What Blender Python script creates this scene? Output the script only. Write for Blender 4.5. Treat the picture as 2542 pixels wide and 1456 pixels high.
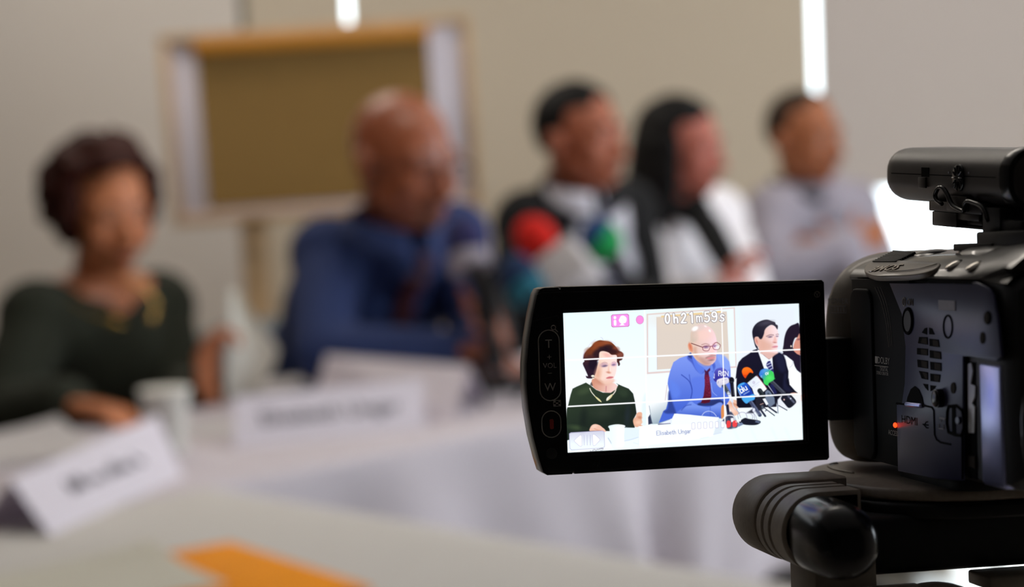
import bpy, bmesh, math, random
import numpy as np
from mathutils import Vector, Matrix, Euler

for _o in list(bpy.data.objects): bpy.data.objects.remove(_o)
SC = bpy.context.scene
COL = SC.collection

# ---------------------------------------------------------------- camera
PX, W_, H_ = 5000.0, 2542.0, 1456.0          # focal length in pixels, frame size
CAM_H = 1.24
PITCH, ROLL = math.radians(5.18), math.radians(2.4)
_f = Vector((0, math.cos(PITCH), -math.sin(PITCH)))
_r0 = Vector((1, 0, 0)); _u0 = Vector((0, math.sin(PITCH), math.cos(PITCH)))
_R = _r0 * math.cos(ROLL) - _u0 * math.sin(ROLL)
_U = _r0 * math.sin(ROLL) + _u0 * math.cos(ROLL)
CAM_LOC = Vector((0, 0, CAM_H))
cd = bpy.data.cameras.new('camera'); cam = bpy.data.objects.new('camera', cd); COL.objects.link(cam)
cam.matrix_world = Matrix.Translation(CAM_LOC) @ Matrix((_R, _U, -_f)).transposed().to_4x4()
cd.sensor_fit = 'HORIZONTAL'; cd.sensor_width = 36.0; cd.lens = 36.0 * PX / W_
cd.clip_start = 0.02; cd.clip_end = 200
cd.dof.use_dof = True; cd.dof.focus_distance = 0.478; cd.dof.aperture_fstop = cd.lens / 6.2
SC.camera = cam

def ray(px, py): return _f + _R * ((px - W_ / 2) / PX) + _U * ((H_ / 2 - py) / PX)
def at(px, py, Y):                            # the point of the place seen at a pixel of the photograph, Y metres away
    r = ray(px, py); return CAM_LOC + r * (Y / r.y)
def on_z(px, py, z):
    r = ray(px, py); return CAM_LOC + r * ((z - CAM_H) / r.z)

# ---------------------------------------------------------------- world, lights, exposure
SKY = 4.5
wd = bpy.data.worlds.new('daylight'); SC.world = wd; wd.use_nodes = True
bgn = wd.node_tree.nodes['Background']
bgn.inputs[0].default_value = (0.86, 0.94, 1.0, 1); bgn.inputs[1].default_value = SKY

def area(name, loc, target, sx, sy, power, color, portal=False):
    l = bpy.data.lights.new(name, 'AREA'); l.shape = 'RECTANGLE'; l.size = sx; l.size_y = sy
    l.energy = power; l.color = color
    if portal: l.cycles.is_portal = True
    o = bpy.data.objects.new(name, l); COL.objects.link(o); o.location = loc
    d = Vector(target) - Vector(loc)
    o.rotation_euler = d.to_track_quat('-Z', 'Y').to_euler()
    return o
WARM = (1.0, 0.91, 0.80)
area('ceiling_lamp', (-1.05, 4.9, 2.72), (-1.05, 4.9, 0), 1.2, 0.5, 20, WARM)
area('ceiling_lamp', (1.5, 4.9, 2.72), (1.5, 4.9, 0), 1.2, 0.5, 12, WARM)
area('ceiling_lamp', (-0.25, 2.9, 2.72), (-0.25, 2.9, 0), 1.2, 0.5, 12, WARM)
area('ceiling_lamp', (1.4, 2.9, 2.72), (1.4, 2.9, 0), 1.2, 0.5, 4, WARM)
area('window_daylight', (2.92, 2.9, 1.7), (-2, 2.9, 1.2), 3.0, 1.5, 22, (0.86, 0.83, 1.0))
sl = bpy.data.lights.new('sun', 'SUN'); sl.energy = 5.0; sl.angle = math.radians(.6); sl.color = (1.0, .96, .9)
so = bpy.data.objects.new('sun', sl); COL.objects.link(so); so.location = (1.8, 9, 4)
so.rotation_euler = Vector((-.12, -1.0, -.80)).to_track_quat('-Z', 'Y').to_euler()
area('window_portal', (1.9, 6.16, 0.6), (1.9, 0, 0.6), 1.6, 1.2, 1, (1, 1, 1), True)

SC.view_settings.view_transform = 'Standard'
SC.view_settings.look = 'None'
SC.view_settings.gamma = 1.0
SC.view_settings.use_curve_mapping = False
SC.view_settings.exposure = 0.0
try:
    SC.cycles.use_denoising = True
    SC.cycles.max_bounces = 8
    SC.cycles.sample_clamp_indirect = 6.0
except Exception:
    pass

# ---------------------------------------------------------------- materials
def lin(c):
    if isinstance(c, str): c = [int(c[i:i + 2], 16) for i in (0, 2, 4)]
    return tuple(((v / 255) / 12.92 if v / 255 <= .04045 else ((v / 255 + .055) / 1.055) ** 2.4) for v in c) + (1.0,)
def mat(name, col, rough=.5, metal=0.0, var=.08, scale=40.0, bump=0.0, bump_scale=None, spec=.5, coat=0.0, sub=0.0, sheen=0.0):
    m = bpy.data.materials.new(name); m.use_nodes = True
    nt = m.node_tree; b = nt.nodes['Principled BSDF']
    c = lin(col)
    b.inputs['Roughness'].default_value = rough; b.inputs['Metallic'].default_value = metal
    b.inputs['Specular IOR Level'].default_value = spec
    b.inputs['Coat Weight'].default_value = coat; b.inputs['Coat Roughness'].default_value = .08
    b.inputs['Sheen Weight'].default_value = sheen
    if sub:
        b.inputs['Subsurface Weight'].default_value = sub; b.inputs['Subsurface Radius'].default_value = (.01, .004, .002)
    tc = nt.nodes.new('ShaderNodeTexCoord')
    n = nt.nodes.new('ShaderNodeTexNoise'); n.inputs['Scale'].default_value = scale; n.inputs['Detail'].default_value = 4
    nt.links.new(tc.outputs['Object'], n.inputs['Vector'])
    rp = nt.nodes.new('ShaderNodeValToRGB')
    rp.color_ramp.elements[0].position = .3; rp.color_ramp.elements[1].position = .7
    rp.color_ramp.elements[0].color = tuple(v * (1 - var) for v in c[:3]) + (1,)
    rp.color_ramp.elements[1].color = tuple(min(1, v * (1 + var)) for v in c[:3]) + (1,)
    nt.links.new(n.outputs['Fac'], rp.inputs['Fac']); nt.links.new(rp.outputs['Color'], b.inputs['Base Color'])
    if bump:
        n2 = nt.nodes.new('ShaderNodeTexNoise'); n2.inputs['Scale'].default_value = bump_scale or scale * 4; n2.inputs['Detail'].default_value = 3
        nt.links.new(tc.outputs['Object'], n2.inputs['Vector'])
        bp = nt.nodes.new('ShaderNodeBump'); bp.inputs['Strength'].default_value = bump; bp.inputs['Distance'].default_value = .002
        nt.links.new(n2.outputs['Fac'], bp.inputs['Height']); nt.links.new(bp.outputs['Normal'], b.inputs['Normal'])
    return m
def paper(name, col, trans=.35):
    m = mat(name, col, .8, var=.01, scale=30); nt = m.node_tree; b = nt.nodes['Principled BSDF']
    t = nt.nodes.new('ShaderNodeBsdfTranslucent'); t.inputs[0].default_value = lin(col)
    mx = nt.nodes.new('ShaderNodeMixShader'); mx.inputs[0].default_value = trans
    nt.links.new(b.outputs[0], mx.inputs[1]); nt.links.new(t.outputs[0], mx.inputs[2]); nt.links.new(mx.outputs[0], nt.nodes['Material Output'].inputs[0]); return m
def emit(name, col, strength):
    m = bpy.data.materials.new(name); m.use_nodes = True; nt = m.node_tree
    b = nt.nodes['Principled BSDF']; b.inputs['Base Color'].default_value = (0, 0, 0, 1)
    b.inputs['Emission Color'].default_value = lin(col); b.inputs['Emission Strength'].default_value = strength
    return m

# ---------------------------------------------------------------- mesh helpers
def box(bm, c, s, bev=0.0, seg=2, rot=None):
    """box centred at c with full size s, edges bevelled"""
    r = bmesh.ops.create_cube(bm, size=1.0)
    vs = r['verts']
    M = Matrix.Translation(Vector(c)) @ (rot.to_4x4() if rot is not None else Matrix()) @ Matrix.Diagonal(Vector(s).to_4d())
    bmesh.ops.transform(bm, matrix=M, verts=vs)
    if bev > 0:
        es = list({e for v in vs for e in v.link_edges})
        bmesh.ops.bevel(bm, geom=es, offset=bev, segments=seg, affect='EDGES', profile=.5, clamp_overlap=True)
    return bm
def ring_frame(d):
    d = d.normalized()
    a = Vector((0, 0, 1)) if abs(d.z) < .9 else Vector((1, 0, 0))
    x = d.cross(a).normalized(); return x, d.cross(x).normalized()
def tube(bm, pts, rad, seg=16, cap='round', sx=1.0):
    """a tube swept along pts; rad is one radius or one per point; round or flat ends; closed surface"""
    pts = [Vector(p) for p in pts]; n = len(pts)
    rads = [rad] * n if not hasattr(rad, '__len__') else list(rad)
    rings = []; x = None
    def ring(c, x, y, r):
        return [bm.verts.new(c + x * (r * math.cos(2 * math.pi * k / seg) * sx) + y * (r * math.sin(2 * math.pi * k / seg))) for k in range(seg)]
    T = [((pts[min(i + 1, n - 1)] - pts[max(i - 1, 0)]).normalized()) for i in range(n)]
    frames = []
    x, y = ring_frame(T[0])
    for i in range(n):
        x = (x - T[i] * x.dot(T[i])).normalized(); y = T[i].cross(x).normalized(); frames.append((x.copy(), y.copy()))
    if cap == 'round':
        for a in (80, 55, 28):
            a = math.radians(a); rings.append(ring(pts[0] - T[0] * rads[0] * math.sin(a), *frames[0], rads[0] * math.cos(a)))
    for i in range(n): rings.append(ring(pts[i], *frames[i], rads[i]))
    if cap == 'round':
        for a in (28, 55, 80):
            a = math.radians(a); rings.append(ring(pts[-1] + T[-1] * rads[-1] * math.sin(a), *frames[-1], rads[-1] * math.cos(a)))
    for a, b in zip(rings[:-1], rings[1:]):
        for k in range(seg): bm.faces.new((a[k], a[(k + 1) % seg], b[(k + 1) % seg], b[k]))
    if cap:
        bm.faces.new(rings[0][::-1]); bm.faces.new(rings[-1])
    return bm
def ball(bm, c, r, rot=None, seg=20, rings=14):
    q = bmesh.ops.create_uvsphere(bm, u_segments=seg, v_segments=rings, radius=1.0)
    r = (r, r, r) if not hasattr(r, '__len__') else r
    M = Matrix.Translation(Vector(c)) @ (rot.to_4x4() if rot is not None else Matrix()) @ Matrix.Diagonal(Vector(r).to_4d())
    bmesh.ops.transform(bm, matrix=M, verts=q['verts']); return bm
def prism(bm, poly, a, b, axis='z', bev=0.0, seg=2):
    """outline poly (2-D) extruded from a to b along axis; edges bevelled"""
    def p3(u, v, w):
        return {'z': (u, v, w), 'y': (u, w, v), 'x': (w, u, v)}[axis]
    lo = [bm.verts.new(p3(u, v, a)) for u, v in poly]; hi = [bm.verts.new(p3(u, v, b)) for u, v in poly]
    n = len(poly); fs = [bm.faces.new(lo[::-1]), bm.faces.new(hi)]
    for i in range(n): fs.append(bm.faces.new((lo[i], lo[(i + 1) % n], hi[(i + 1) % n], hi[i])))
    bmesh.ops.recalc_face_normals(bm, faces=fs)
    if bev > 0:
        es = list({e for f in fs[:2] for e in f.edges})
        bmesh.ops.bevel(bm, geom=es, offset=bev, segments=seg, affect='EDGES', profile=.5, clamp_overlap=True)
    return bm
def loft(bm, secs, cap=True):
    rr = [[bm.verts.new(p) for p in s] for s in secs]; n = len(rr[0]); fs = []
    for a, b in zip(rr[:-1], rr[1:]):
        for k in range(n): fs.append(bm.faces.new((a[k], a[(k + 1) % n], b[(k + 1) % n], b[k])))
    if cap: fs += [bm.faces.new(rr[0][::-1]), bm.faces.new(rr[-1])]
    bmesh.ops.recalc_face_normals(bm, faces=fs)
    return bm
def lathe(bm, prof, c, axis=(0, 0, 1), seg=40):
    """profile [(radius, height)] turned about axis through c"""
    ax = Vector(axis).normalized(); x, y = ring_frame(ax); c = Vector(c)
    rr = []
    for r, h in prof:
        rr.append([bm.verts.new(c + ax * h + (x * math.cos(2 * math.pi * k / seg) + y * math.sin(2 * math.pi * k / seg)) * max(r, 1e-5)) for k in range(seg)])
    fs = []
    for a, b in zip(rr[:-1], rr[1:]):
        for k in range(seg): fs.append(bm.faces.new((a[k], a[(k + 1) % seg], b[(k + 1) % seg], b[k])))
    fs += [bm.faces.new(rr[0][::-1]), bm.faces.new(rr[-1])]
    bmesh.ops.recalc_face_normals(bm, faces=fs); return bm
def rr_poly(w, h, r, cx=0, cy=0, n=5):
    out = []
    for (sx, sy, a0) in ((1, 1, 0), (-1, 1, 90), (-1, -1, 180), (1, -1, 270)):
        for k in range(n + 1):
            a = math.radians(a0 + 90 * k / n)
            out.append((cx + sx * (w / 2 - r) + r * math.cos(a), cy + sy * (h / 2 - r) + r * math.sin(a)))
    return out
def ell_poly(a, b, cx=0, cy=0, n=28):
    return [(cx + a * math.cos(2 * math.pi * k / n), cy + b * math.sin(2 * math.pi * k / n)) for k in range(n)]

def obj(name, bm, m, parent=None, smooth=40):
    me = bpy.data.meshes.new(name); bm.to_mesh(me); bm.free()
    o = bpy.data.objects.new(name, me); COL.objects.link(o)
    for mm in (m if isinstance(m, (list, tuple)) else [m]): me.materials.append(mm)
    if parent is not None: o.parent = parent
    if smooth:
        me.polygons.foreach_set('use_smooth', [True] * len(me.polygons))
        try: me.set_sharp_from_angle(angle=math.radians(smooth))
        except Exception: pass
    return o
def B(): return bmesh.new()
def empty(name, loc=(0, 0, 0), rot=None, label=None, cat=None, group=None):
    o = bpy.data.objects.new(name, None); COL.objects.link(o); o.empty_display_size = .05
    o.location = loc
    if rot is not None: o.rotation_euler = rot
    return tag(o, label, cat, group)
def tag(o, label=None, cat=None, group=None, kind=None):
    if label: o['label'] = label
    if cat: o['category'] = cat
    if group: o['group'] = group
    if kind: o['kind'] = kind
    return o
def struct(name, bm, m, smooth=0):
    return tag(obj(name, bm, m, None, smooth), kind='structure')
def text_mesh(txt, size, align='CENTER', depth=0.0):
    """letters of the built-in font as flat geometry in x-y"""
    cu = bpy.data.curves.new('t', 'FONT'); cu.body = txt; cu.size = size; cu.align_x = align; cu.align_y = 'CENTER'; cu.resolution_u = 3
    if depth: cu.extrude = depth; cu.offset = size * .012
    o = bpy.data.objects.new('t', cu); COL.objects.link(o)
    bpy.context.view_layer.update()
    me = bpy.data.meshes.new_from_object(o.evaluated_get(bpy.context.evaluated_depsgraph_get()))
    bpy.data.objects.remove(o); bpy.data.curves.remove(cu)
    return me
def add_text(bm, txt, size, M, align='CENTER', depth=0.0):
    me = text_mesh(txt, size, align, depth)
    n0 = len(bm.verts); bm.from_mesh(me); bm.verts.ensure_lookup_table()
    vs = bm.verts[n0:]
    bmesh.ops.transform(bm, matrix=M, verts=vs)
    bpy.data.meshes.remove(me); return bm
# ---------------------------------------------------------------- the room
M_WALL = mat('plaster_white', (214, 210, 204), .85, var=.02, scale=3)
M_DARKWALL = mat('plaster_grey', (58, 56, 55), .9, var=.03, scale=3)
M_FLOOR = mat('polished_pale_floor', (176, 168, 156), .16, var=.06, scale=2, spec=.6)
M_CEIL = mat('ceiling_white', (190, 187, 184), .9, var=.02, scale=4)
M_FRAME = mat('window_frame_aluminium', (150, 150, 152), .4, .6)
M_BLIND = mat('roller_blind_fabric', (200, 187, 166), .9, var=.015, scale=60, bump=.1, bump_scale=500)
M_BLIND2 = mat('roller_blind_fabric_cool_lit', (198, 189, 182), .9, var=.015, scale=60, bump=.1, bump_scale=500)  # cooler copy: daylight tint at the right put into the fabric colour
def glass(name):
    m = bpy.data.materials.new(name); m.use_nodes = True; nt = m.node_tree; nt.nodes.remove(nt.nodes['Principled BSDF'])
    t = nt.nodes.new('ShaderNodeBsdfTransparent'); t.inputs[0].default_value = (.96, .98, .98, 1)
    g = nt.nodes.new('ShaderNodeBsdfGlossy'); g.inputs['Roughness'].default_value = .02
    mx = nt.nodes.new('ShaderNodeMixShader'); mx.inputs[0].default_value = .06
    nt.links.new(t.outputs[0], mx.inputs[1]); nt.links.new(g.outputs[0], mx.inputs[2]); nt.links.new(mx.outputs[0], nt.nodes['Material Output'].inputs[0])
    return m
M_GLASS = glass('window_glass')
XL, XR, YF, YB, ZC = -3.0, 3.0, -2.2, 6.2, 2.8
bm = B(); box(bm, ((XL + XR) / 2, (YF + YB) / 2, -.05), (XR - XL + .4, YB - YF + .4, .1)); struct('floor', bm, M_FLOOR)
bm = B(); box(bm, ((XL + XR) / 2, (YF + YB) / 2, ZC + .05), (XR - XL + .4, YB - YF + .4, .1)); struct('ceiling', bm, M_CEIL)
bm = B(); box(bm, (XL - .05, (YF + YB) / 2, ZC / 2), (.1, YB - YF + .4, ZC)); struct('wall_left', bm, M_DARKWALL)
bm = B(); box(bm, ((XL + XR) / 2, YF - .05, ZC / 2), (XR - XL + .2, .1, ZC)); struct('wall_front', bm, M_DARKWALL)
# right wall with a long window
bm = B()
for (y0, y1, z0, z1) in ((YF, 1.3, 0, ZC), (4.5, YB, 0, ZC), (1.3, 4.5, 0, .9), (1.3, 4.5, 2.5, ZC)):
    box(bm, (XR + .05, (y0 + y1) / 2, (z0 + z1) / 2), (.1, y1 - y0, z1 - z0))
struct('wall_right', bm, M_WALL)
# back wall: piers between floor-to-ceiling windows
WINS = [(-2.75, -.93), (-.75, -.25), (.62, 1.075), (1.10, 2.75)]
bm = B(); xs = [XL] + [v for w in WINS for v in w] + [XR]
for i in range(0, len(xs), 2): box(bm, ((xs[i] + xs[i + 1]) / 2, YB + .08, ZC / 2), (xs[i + 1] - xs[i], .12, ZC))
box(bm, (0, YB + .08, 2.7), (XR - XL, .12, .2)); struct('wall_back', bm, M_WALL)
def window(n, c, w, h, axis):
    """frame, mullions and pane of one window"""
    fr = B(); pn = B()
    def bx(b, u, z, su, sz, t, bev=0):
        if axis == 'y': box(b, (c[0] + u, c[1], c[2] + z), (su, t, sz), bev)
        else: box(b, (c[0], c[1] + u, c[2] + z), (t, su, sz), bev)
    t = .04
    for s in (-1, 1):
        bx(fr, s * (w / 2 - t / 2), 0, t, h, .06, .004); bx(fr, 0, s * (h / 2 - t / 2), w - 2 * t, t, .06, .004)
    if w > 1.0: bx(fr, 0, 0, t, h - 2 * t, .05, .004)
    bx(pn, 0, 0, w - 2 * t, h - 2 * t, .006)
    f = obj('window_%d' % n, fr, M_FRAME, None, 30); tag(f, kind='structure')
    p = obj('pane', pn, M_GLASS, f, 0)
for i, (a, b_) in enumerate(WINS): window(i + 1, ((a + b_) / 2, YB + .08, 1.3), b_ - a, 2.6, 'y')
window(5, (XR + .05, 2.9, 1.7), 3.2, 1.6, 'x')
bm = B(); box(bm, (XL + .008, (YF + YB) / 2, .05), (.016, YB - YF, .1), .003); struct('baseboard_left', bm, M_WALL)

# roller blinds in front of the back windows, with thin bright gaps between them
def blind(x0, x1, zb, m, label, tilt=0.0):
    t = empty('roller_blind', ((x0 + x1) / 2, YB - .06, 0), (0, tilt, 0), label, 'blind', 'roller blinds along the back windows')
    b = B(); w = x1 - x0
    box(b, (0, 0, (zb + 2.68) / 2), (w, .004, 2.68 - zb), .001); obj('fabric', b, m, t, 0)
    b = B(); tube(b, [(-w / 2, .0, 2.72), (w / 2, 0, 2.72)], .03, 20, 'flat'); obj('roller', b, M_FRAME, t)
    b = B(); box(b, (0, 0, zb + .0), (w, .014, .024), .004); obj('bottom_bar', b, m, t)
    return t
def xw(px, py): return at(px, py, YB - .06).x
s1, s2, sm_ = xw(864, 40), xw(2021, 100), xw(602, 20)
M_BLIND3 = mat('roller_blind_fabric_lit', (214, 206, 197), .9, var=.015, scale=60, bump=.1, bump_scale=500)  # same fabric made paler for the light at the left
blind(-2.75, sm_ - .012, .05, M_BLIND3, 'pale roller blind filling the wall behind the woman with auburn curly hair')
blind(sm_ + .012, s1 - .009, .05, M_BLIND, 'narrow pale roller blind between a thin dark seam and the first bright gap')
blind(s1 + .009, s2 - .010, .05, M_BLIND, 'wide beige roller blind between the two bright vertical gaps')
bm = B(); box(bm, (sm_, YB + .0, ZC / 2), (.05, .03, ZC - .02), .003); struct('seam_shade_1', bm, mat('dark_seam_shade', (84, 78, 66), .7))  # dark strip added so the gap between blinds stays in shade
zb4 = at(2250, 455, YB - .06).z
blind(s2 + .010, 2.75, zb4, M_BLIND2, 'grey white roller blind stopping above the glaring window at right')
# ---------------------------------------------------------------- picture shown on the camcorder's display
REG = {'A': (1390, 750, 7.665), 'B': (1600, 750, 7.665), 'C': (1790, 750, 7.665),
       'D': (1390, 930, 7.28), 'E': (1600, 930, 7.28), 'F': (1790, 930, 7.28)}
def Q(reg, pts):
    x0, y0, s = REG[reg]
    return [(x0 + x / s, y0 + y / s) for x, y in pts]

class Painter:
    def __init__(self, nx, ny, corners):
        self.nx, self.ny = nx, ny
        (tl, tr, br, bl) = [np.array(c, float) for c in corners]
        u, v = np.meshgrid(np.linspace(0, 1, nx), np.linspace(0, 1, ny))
        u = u[..., None]; v = v[..., None]
        P = tl * (1 - u) * (1 - v) + tr * u * (1 - v) + br * u * v + bl * (1 - u) * v
        self.X, self.Y = P[..., 0], P[..., 1]
        self.img = np.ones((ny, nx, 3)) * 255.0
    def box(self, x0, y0, x1, y1):
        m = (self.X > x0) & (self.X < x1) & (self.Y > y0) & (self.Y < y1)
        r = np.where(m.any(1))[0]; c = np.where(m.any(0))[0]
        if len(r) == 0 or len(c) == 0: return None
        return slice(r[0], r[-1] + 1), slice(c[0], c[-1] + 1)
    def blend(self, sl, a, col):
        if callable(col): col = col(self.X[sl], self.Y[sl])
        else: col = np.array(col, float)
        self.img[sl] += (col - self.img[sl]) * a[..., None]
    def seg(self, X, Y, p, q):
        px, py = p; dx, dy = q[0] - px, q[1] - py
        t = np.clip(((X - px) * dx + (Y - py) * dy) / (dx * dx + dy * dy + 1e-9), 0, 1)
        return np.hypot(X - px - t * dx, Y - py - t * dy)
    def poly(self, pts, col, soft=1.3, alpha=1.0):
        a = np.array(pts)
        sl = self.box(a[:, 0].min() - soft, a[:, 1].min() - soft, a[:, 0].max() + soft, a[:, 1].max() + soft)
        if sl is None: return
        X, Y = self.X[sl], self.Y[sl]
        d = np.full(X.shape, 1e9); ins = np.zeros(X.shape, bool)
        n = len(a)
        for i in range(n):
            p, q = a[i], a[(i + 1) % n]
            d = np.minimum(d, self.seg(X, Y, p, q))
            c = (p[1] > Y) != (q[1] > Y)
            ins ^= c & (X < (q[0] - p[0]) * (Y - p[1]) / (q[1] - p[1] + 1e-12) + p[0])
        sd = np.where(ins, -d, d)
        self.blend(sl, np.clip(0.5 - sd / soft, 0, 1) * alpha, col)
    def blob(self, pts, col, soft=1.3, alpha=1.0, n=6):
        self.poly(smooth2(pts, n), col, soft, alpha)
    def ell(self, c, rx, ry, col, rot=0, soft=1.3, alpha=1.0):
        m = max(rx, ry) * (1 + soft / min(rx, ry)) + soft
        sl = self.box(c[0] - m, c[1] - m, c[0] + m, c[1] + m)
        if sl is None: return
        X, Y = self.X[sl] - c[0], self.Y[sl] - c[1]
        r = math.radians(rot)
        x, y = X * math.cos(r) + Y * math.sin(r), -X * math.sin(r) + Y * math.cos(r)
        k = np.hypot(x / rx, y / ry)
        sd = (k - 1) * min(rx, ry)
        self.blend(sl, np.clip(0.5 - sd / soft, 0, 1) * alpha, col)
    def line(self, pts, w, col, soft=1.0, alpha=1.0):
        a = np.array(pts); m = w + soft
        sl = self.box(a[:, 0].min() - m, a[:, 1].min() - m, a[:, 0].max() + m, a[:, 1].max() + m)
        if sl is None: return
        X, Y = self.X[sl], self.Y[sl]
        d = np.full(X.shape, 1e9)
        for p, q in zip(a[:-1], a[1:]): d = np.minimum(d, self.seg(X, Y, p, q))
        self.blend(sl, np.clip(0.5 - (d - w / 2) / soft, 0, 1) * alpha, col)

def smooth2(pts, n=6, closed=True):
    P = [np.array(p, float) for p in pts]; m = len(P); out = []
    rng = range(m) if closed else range(m - 1)
    for i in rng:
        if closed: p0, p1, p2, p3 = P[i - 1], P[i], P[(i + 1) % m], P[(i + 2) % m]
        else: p0, p1, p2, p3 = P[max(i - 1, 0)], P[i], P[i + 1], P[min(i + 2, m - 1)]
        for k in range(n):
            t = k / n
            out.append(0.5 * ((2 * p1) + (p2 - p0) * t + (2 * p0 - 5 * p1 + 4 * p2 - p3) * t * t + (3 * p1 - p0 - 3 * p2 + p3) * t ** 3))
    if not closed: out.append(P[-1])
    return out

def grad(c0, c1, p0, p1):
    c0, c1 = np.array(c0, float), np.array(c1, float)
    dx, dy = p1[0] - p0[0], p1[1] - p0[1]; L = dx * dx + dy * dy
    def f(X, Y):
        t = np.clip(((X - p0[0]) * dx + (Y - p0[1]) * dy) / L, 0, 1)[..., None]
        return c0 + (c1 - c0) * t
    return f

STROKES = {
 'E': [[(.62, 0), (0, 0), (0, 1), (.6, 1)], [(0, .52), (.5, .52)]], 'l': [[(0, 0), (0, 1.02)]],
 'i': [[(0, 0), (0, .62)], [(0, .86), (0, .9)]], 's': [[(.36, .55), (.18, .64), (.02, .5), (.2, .34), (.38, .16), (.18, 0), (0, .08)]],
 'a': [[(.02, .52), (.2, .64), (.38, .5), (.38, 0)], [(.38, .36), (.12, .34), (0, .16), (.16, 0), (.38, .14)]],
 'b': [[(0, 1.02), (0, 0)], [(0, .48), (.2, .64), (.42, .5), (.44, .2), (.24, 0), (0, .12)]],
 'e': [[(0, .34), (.42, .36), (.38, .56), (.2, .64), (.02, .48), (.02, .18), (.2, 0), (.42, .1)]],
 't': [[(.12, .9), (.12, .1), (.24, 0), (.34, .04)], [(0, .62), (.3, .62)]],
 'h': [[(0, 1.02), (0, 0)], [(0, .44), (.2, .64), (.38, .5), (.38, 0)]],
 'U': [[(0, 1), (0, .25), (.14, .03), (.4, 0), (.6, .1), (.66, .3), (.66, 1)]],
 'n': [[(0, .62), (0, 0)], [(0, .44), (.2, .64), (.38, .5), (.38, 0)]],
 'g': [[(.4, .62), (.4, -.15), (.2, -.3), (.02, -.2)], [(.4, .5), (.2, .64), (.02, .48), (.02, .18), (.2, .02), (.4, .16)]],
 'r': [[(0, .62), (0, 0)], [(0, .42), (.14, .6), (.28, .62)]], ' ': [],
 'R': [[(0, 0), (0, 1), (.45, 1), (.55, .75), (.42, .52), (0, .5)], [(.3, .5), (.6, 0)]],
 'C': [[(.6, .85), (.35, 1), (.08, .8), (0, .5), (.08, .2), (.35, 0), (.6, .15)]],
 'N': [[(0, 0), (0, 1), (.6, 0), (.6, 1)]],
 'u': [[(0, .62), (0, .18), (.16, 0), (.36, .14)], [(.4, .62), (.4, 0)]],
 'v': [[(0, .62), (.2, 0), (.42, .62)]], 'd': [[(.42, 1.02), (.42, 0)], [(.42, .48), (.2, .64), (0, .46), (0, .18), (.2, 0), (.42, .14)]],
 'o': [[(.2, .64), (.02, .48), (.02, .18), (.2, 0), (.4, .16), (.4, .48), (.2, .64)]], 'c': [[(.4, .54), (.2, .64), (.02, .46), (.02, .18), (.2, 0), (.4, .1)]],
}
WID = {'l': .1, 'i': .1, 'E': .66, 'U': .72, ' ': .3, 's': .4, 't': .34, 'r': .28, 'R': .62, 'C': .64, 'N': .66}
def stroke_text(P, txt, p0, ang, cap, w, col, gap=.2, soft=.9, alpha=1, shear=0):
    c, s = math.cos(math.radians(ang)), math.sin(math.radians(ang)); x = 0
    for ch in txt:
        for st in STROKES[ch]:
            pts = [(x + a + shear * b, b) for a, b in st]
            P.line([(p0[0] + cap * (a * c + b * s), p0[1] + cap * (a * s - b * c)) for a, b in pts], w, col, soft, alpha)
        x += WID.get(ch, .44) + gap

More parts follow.
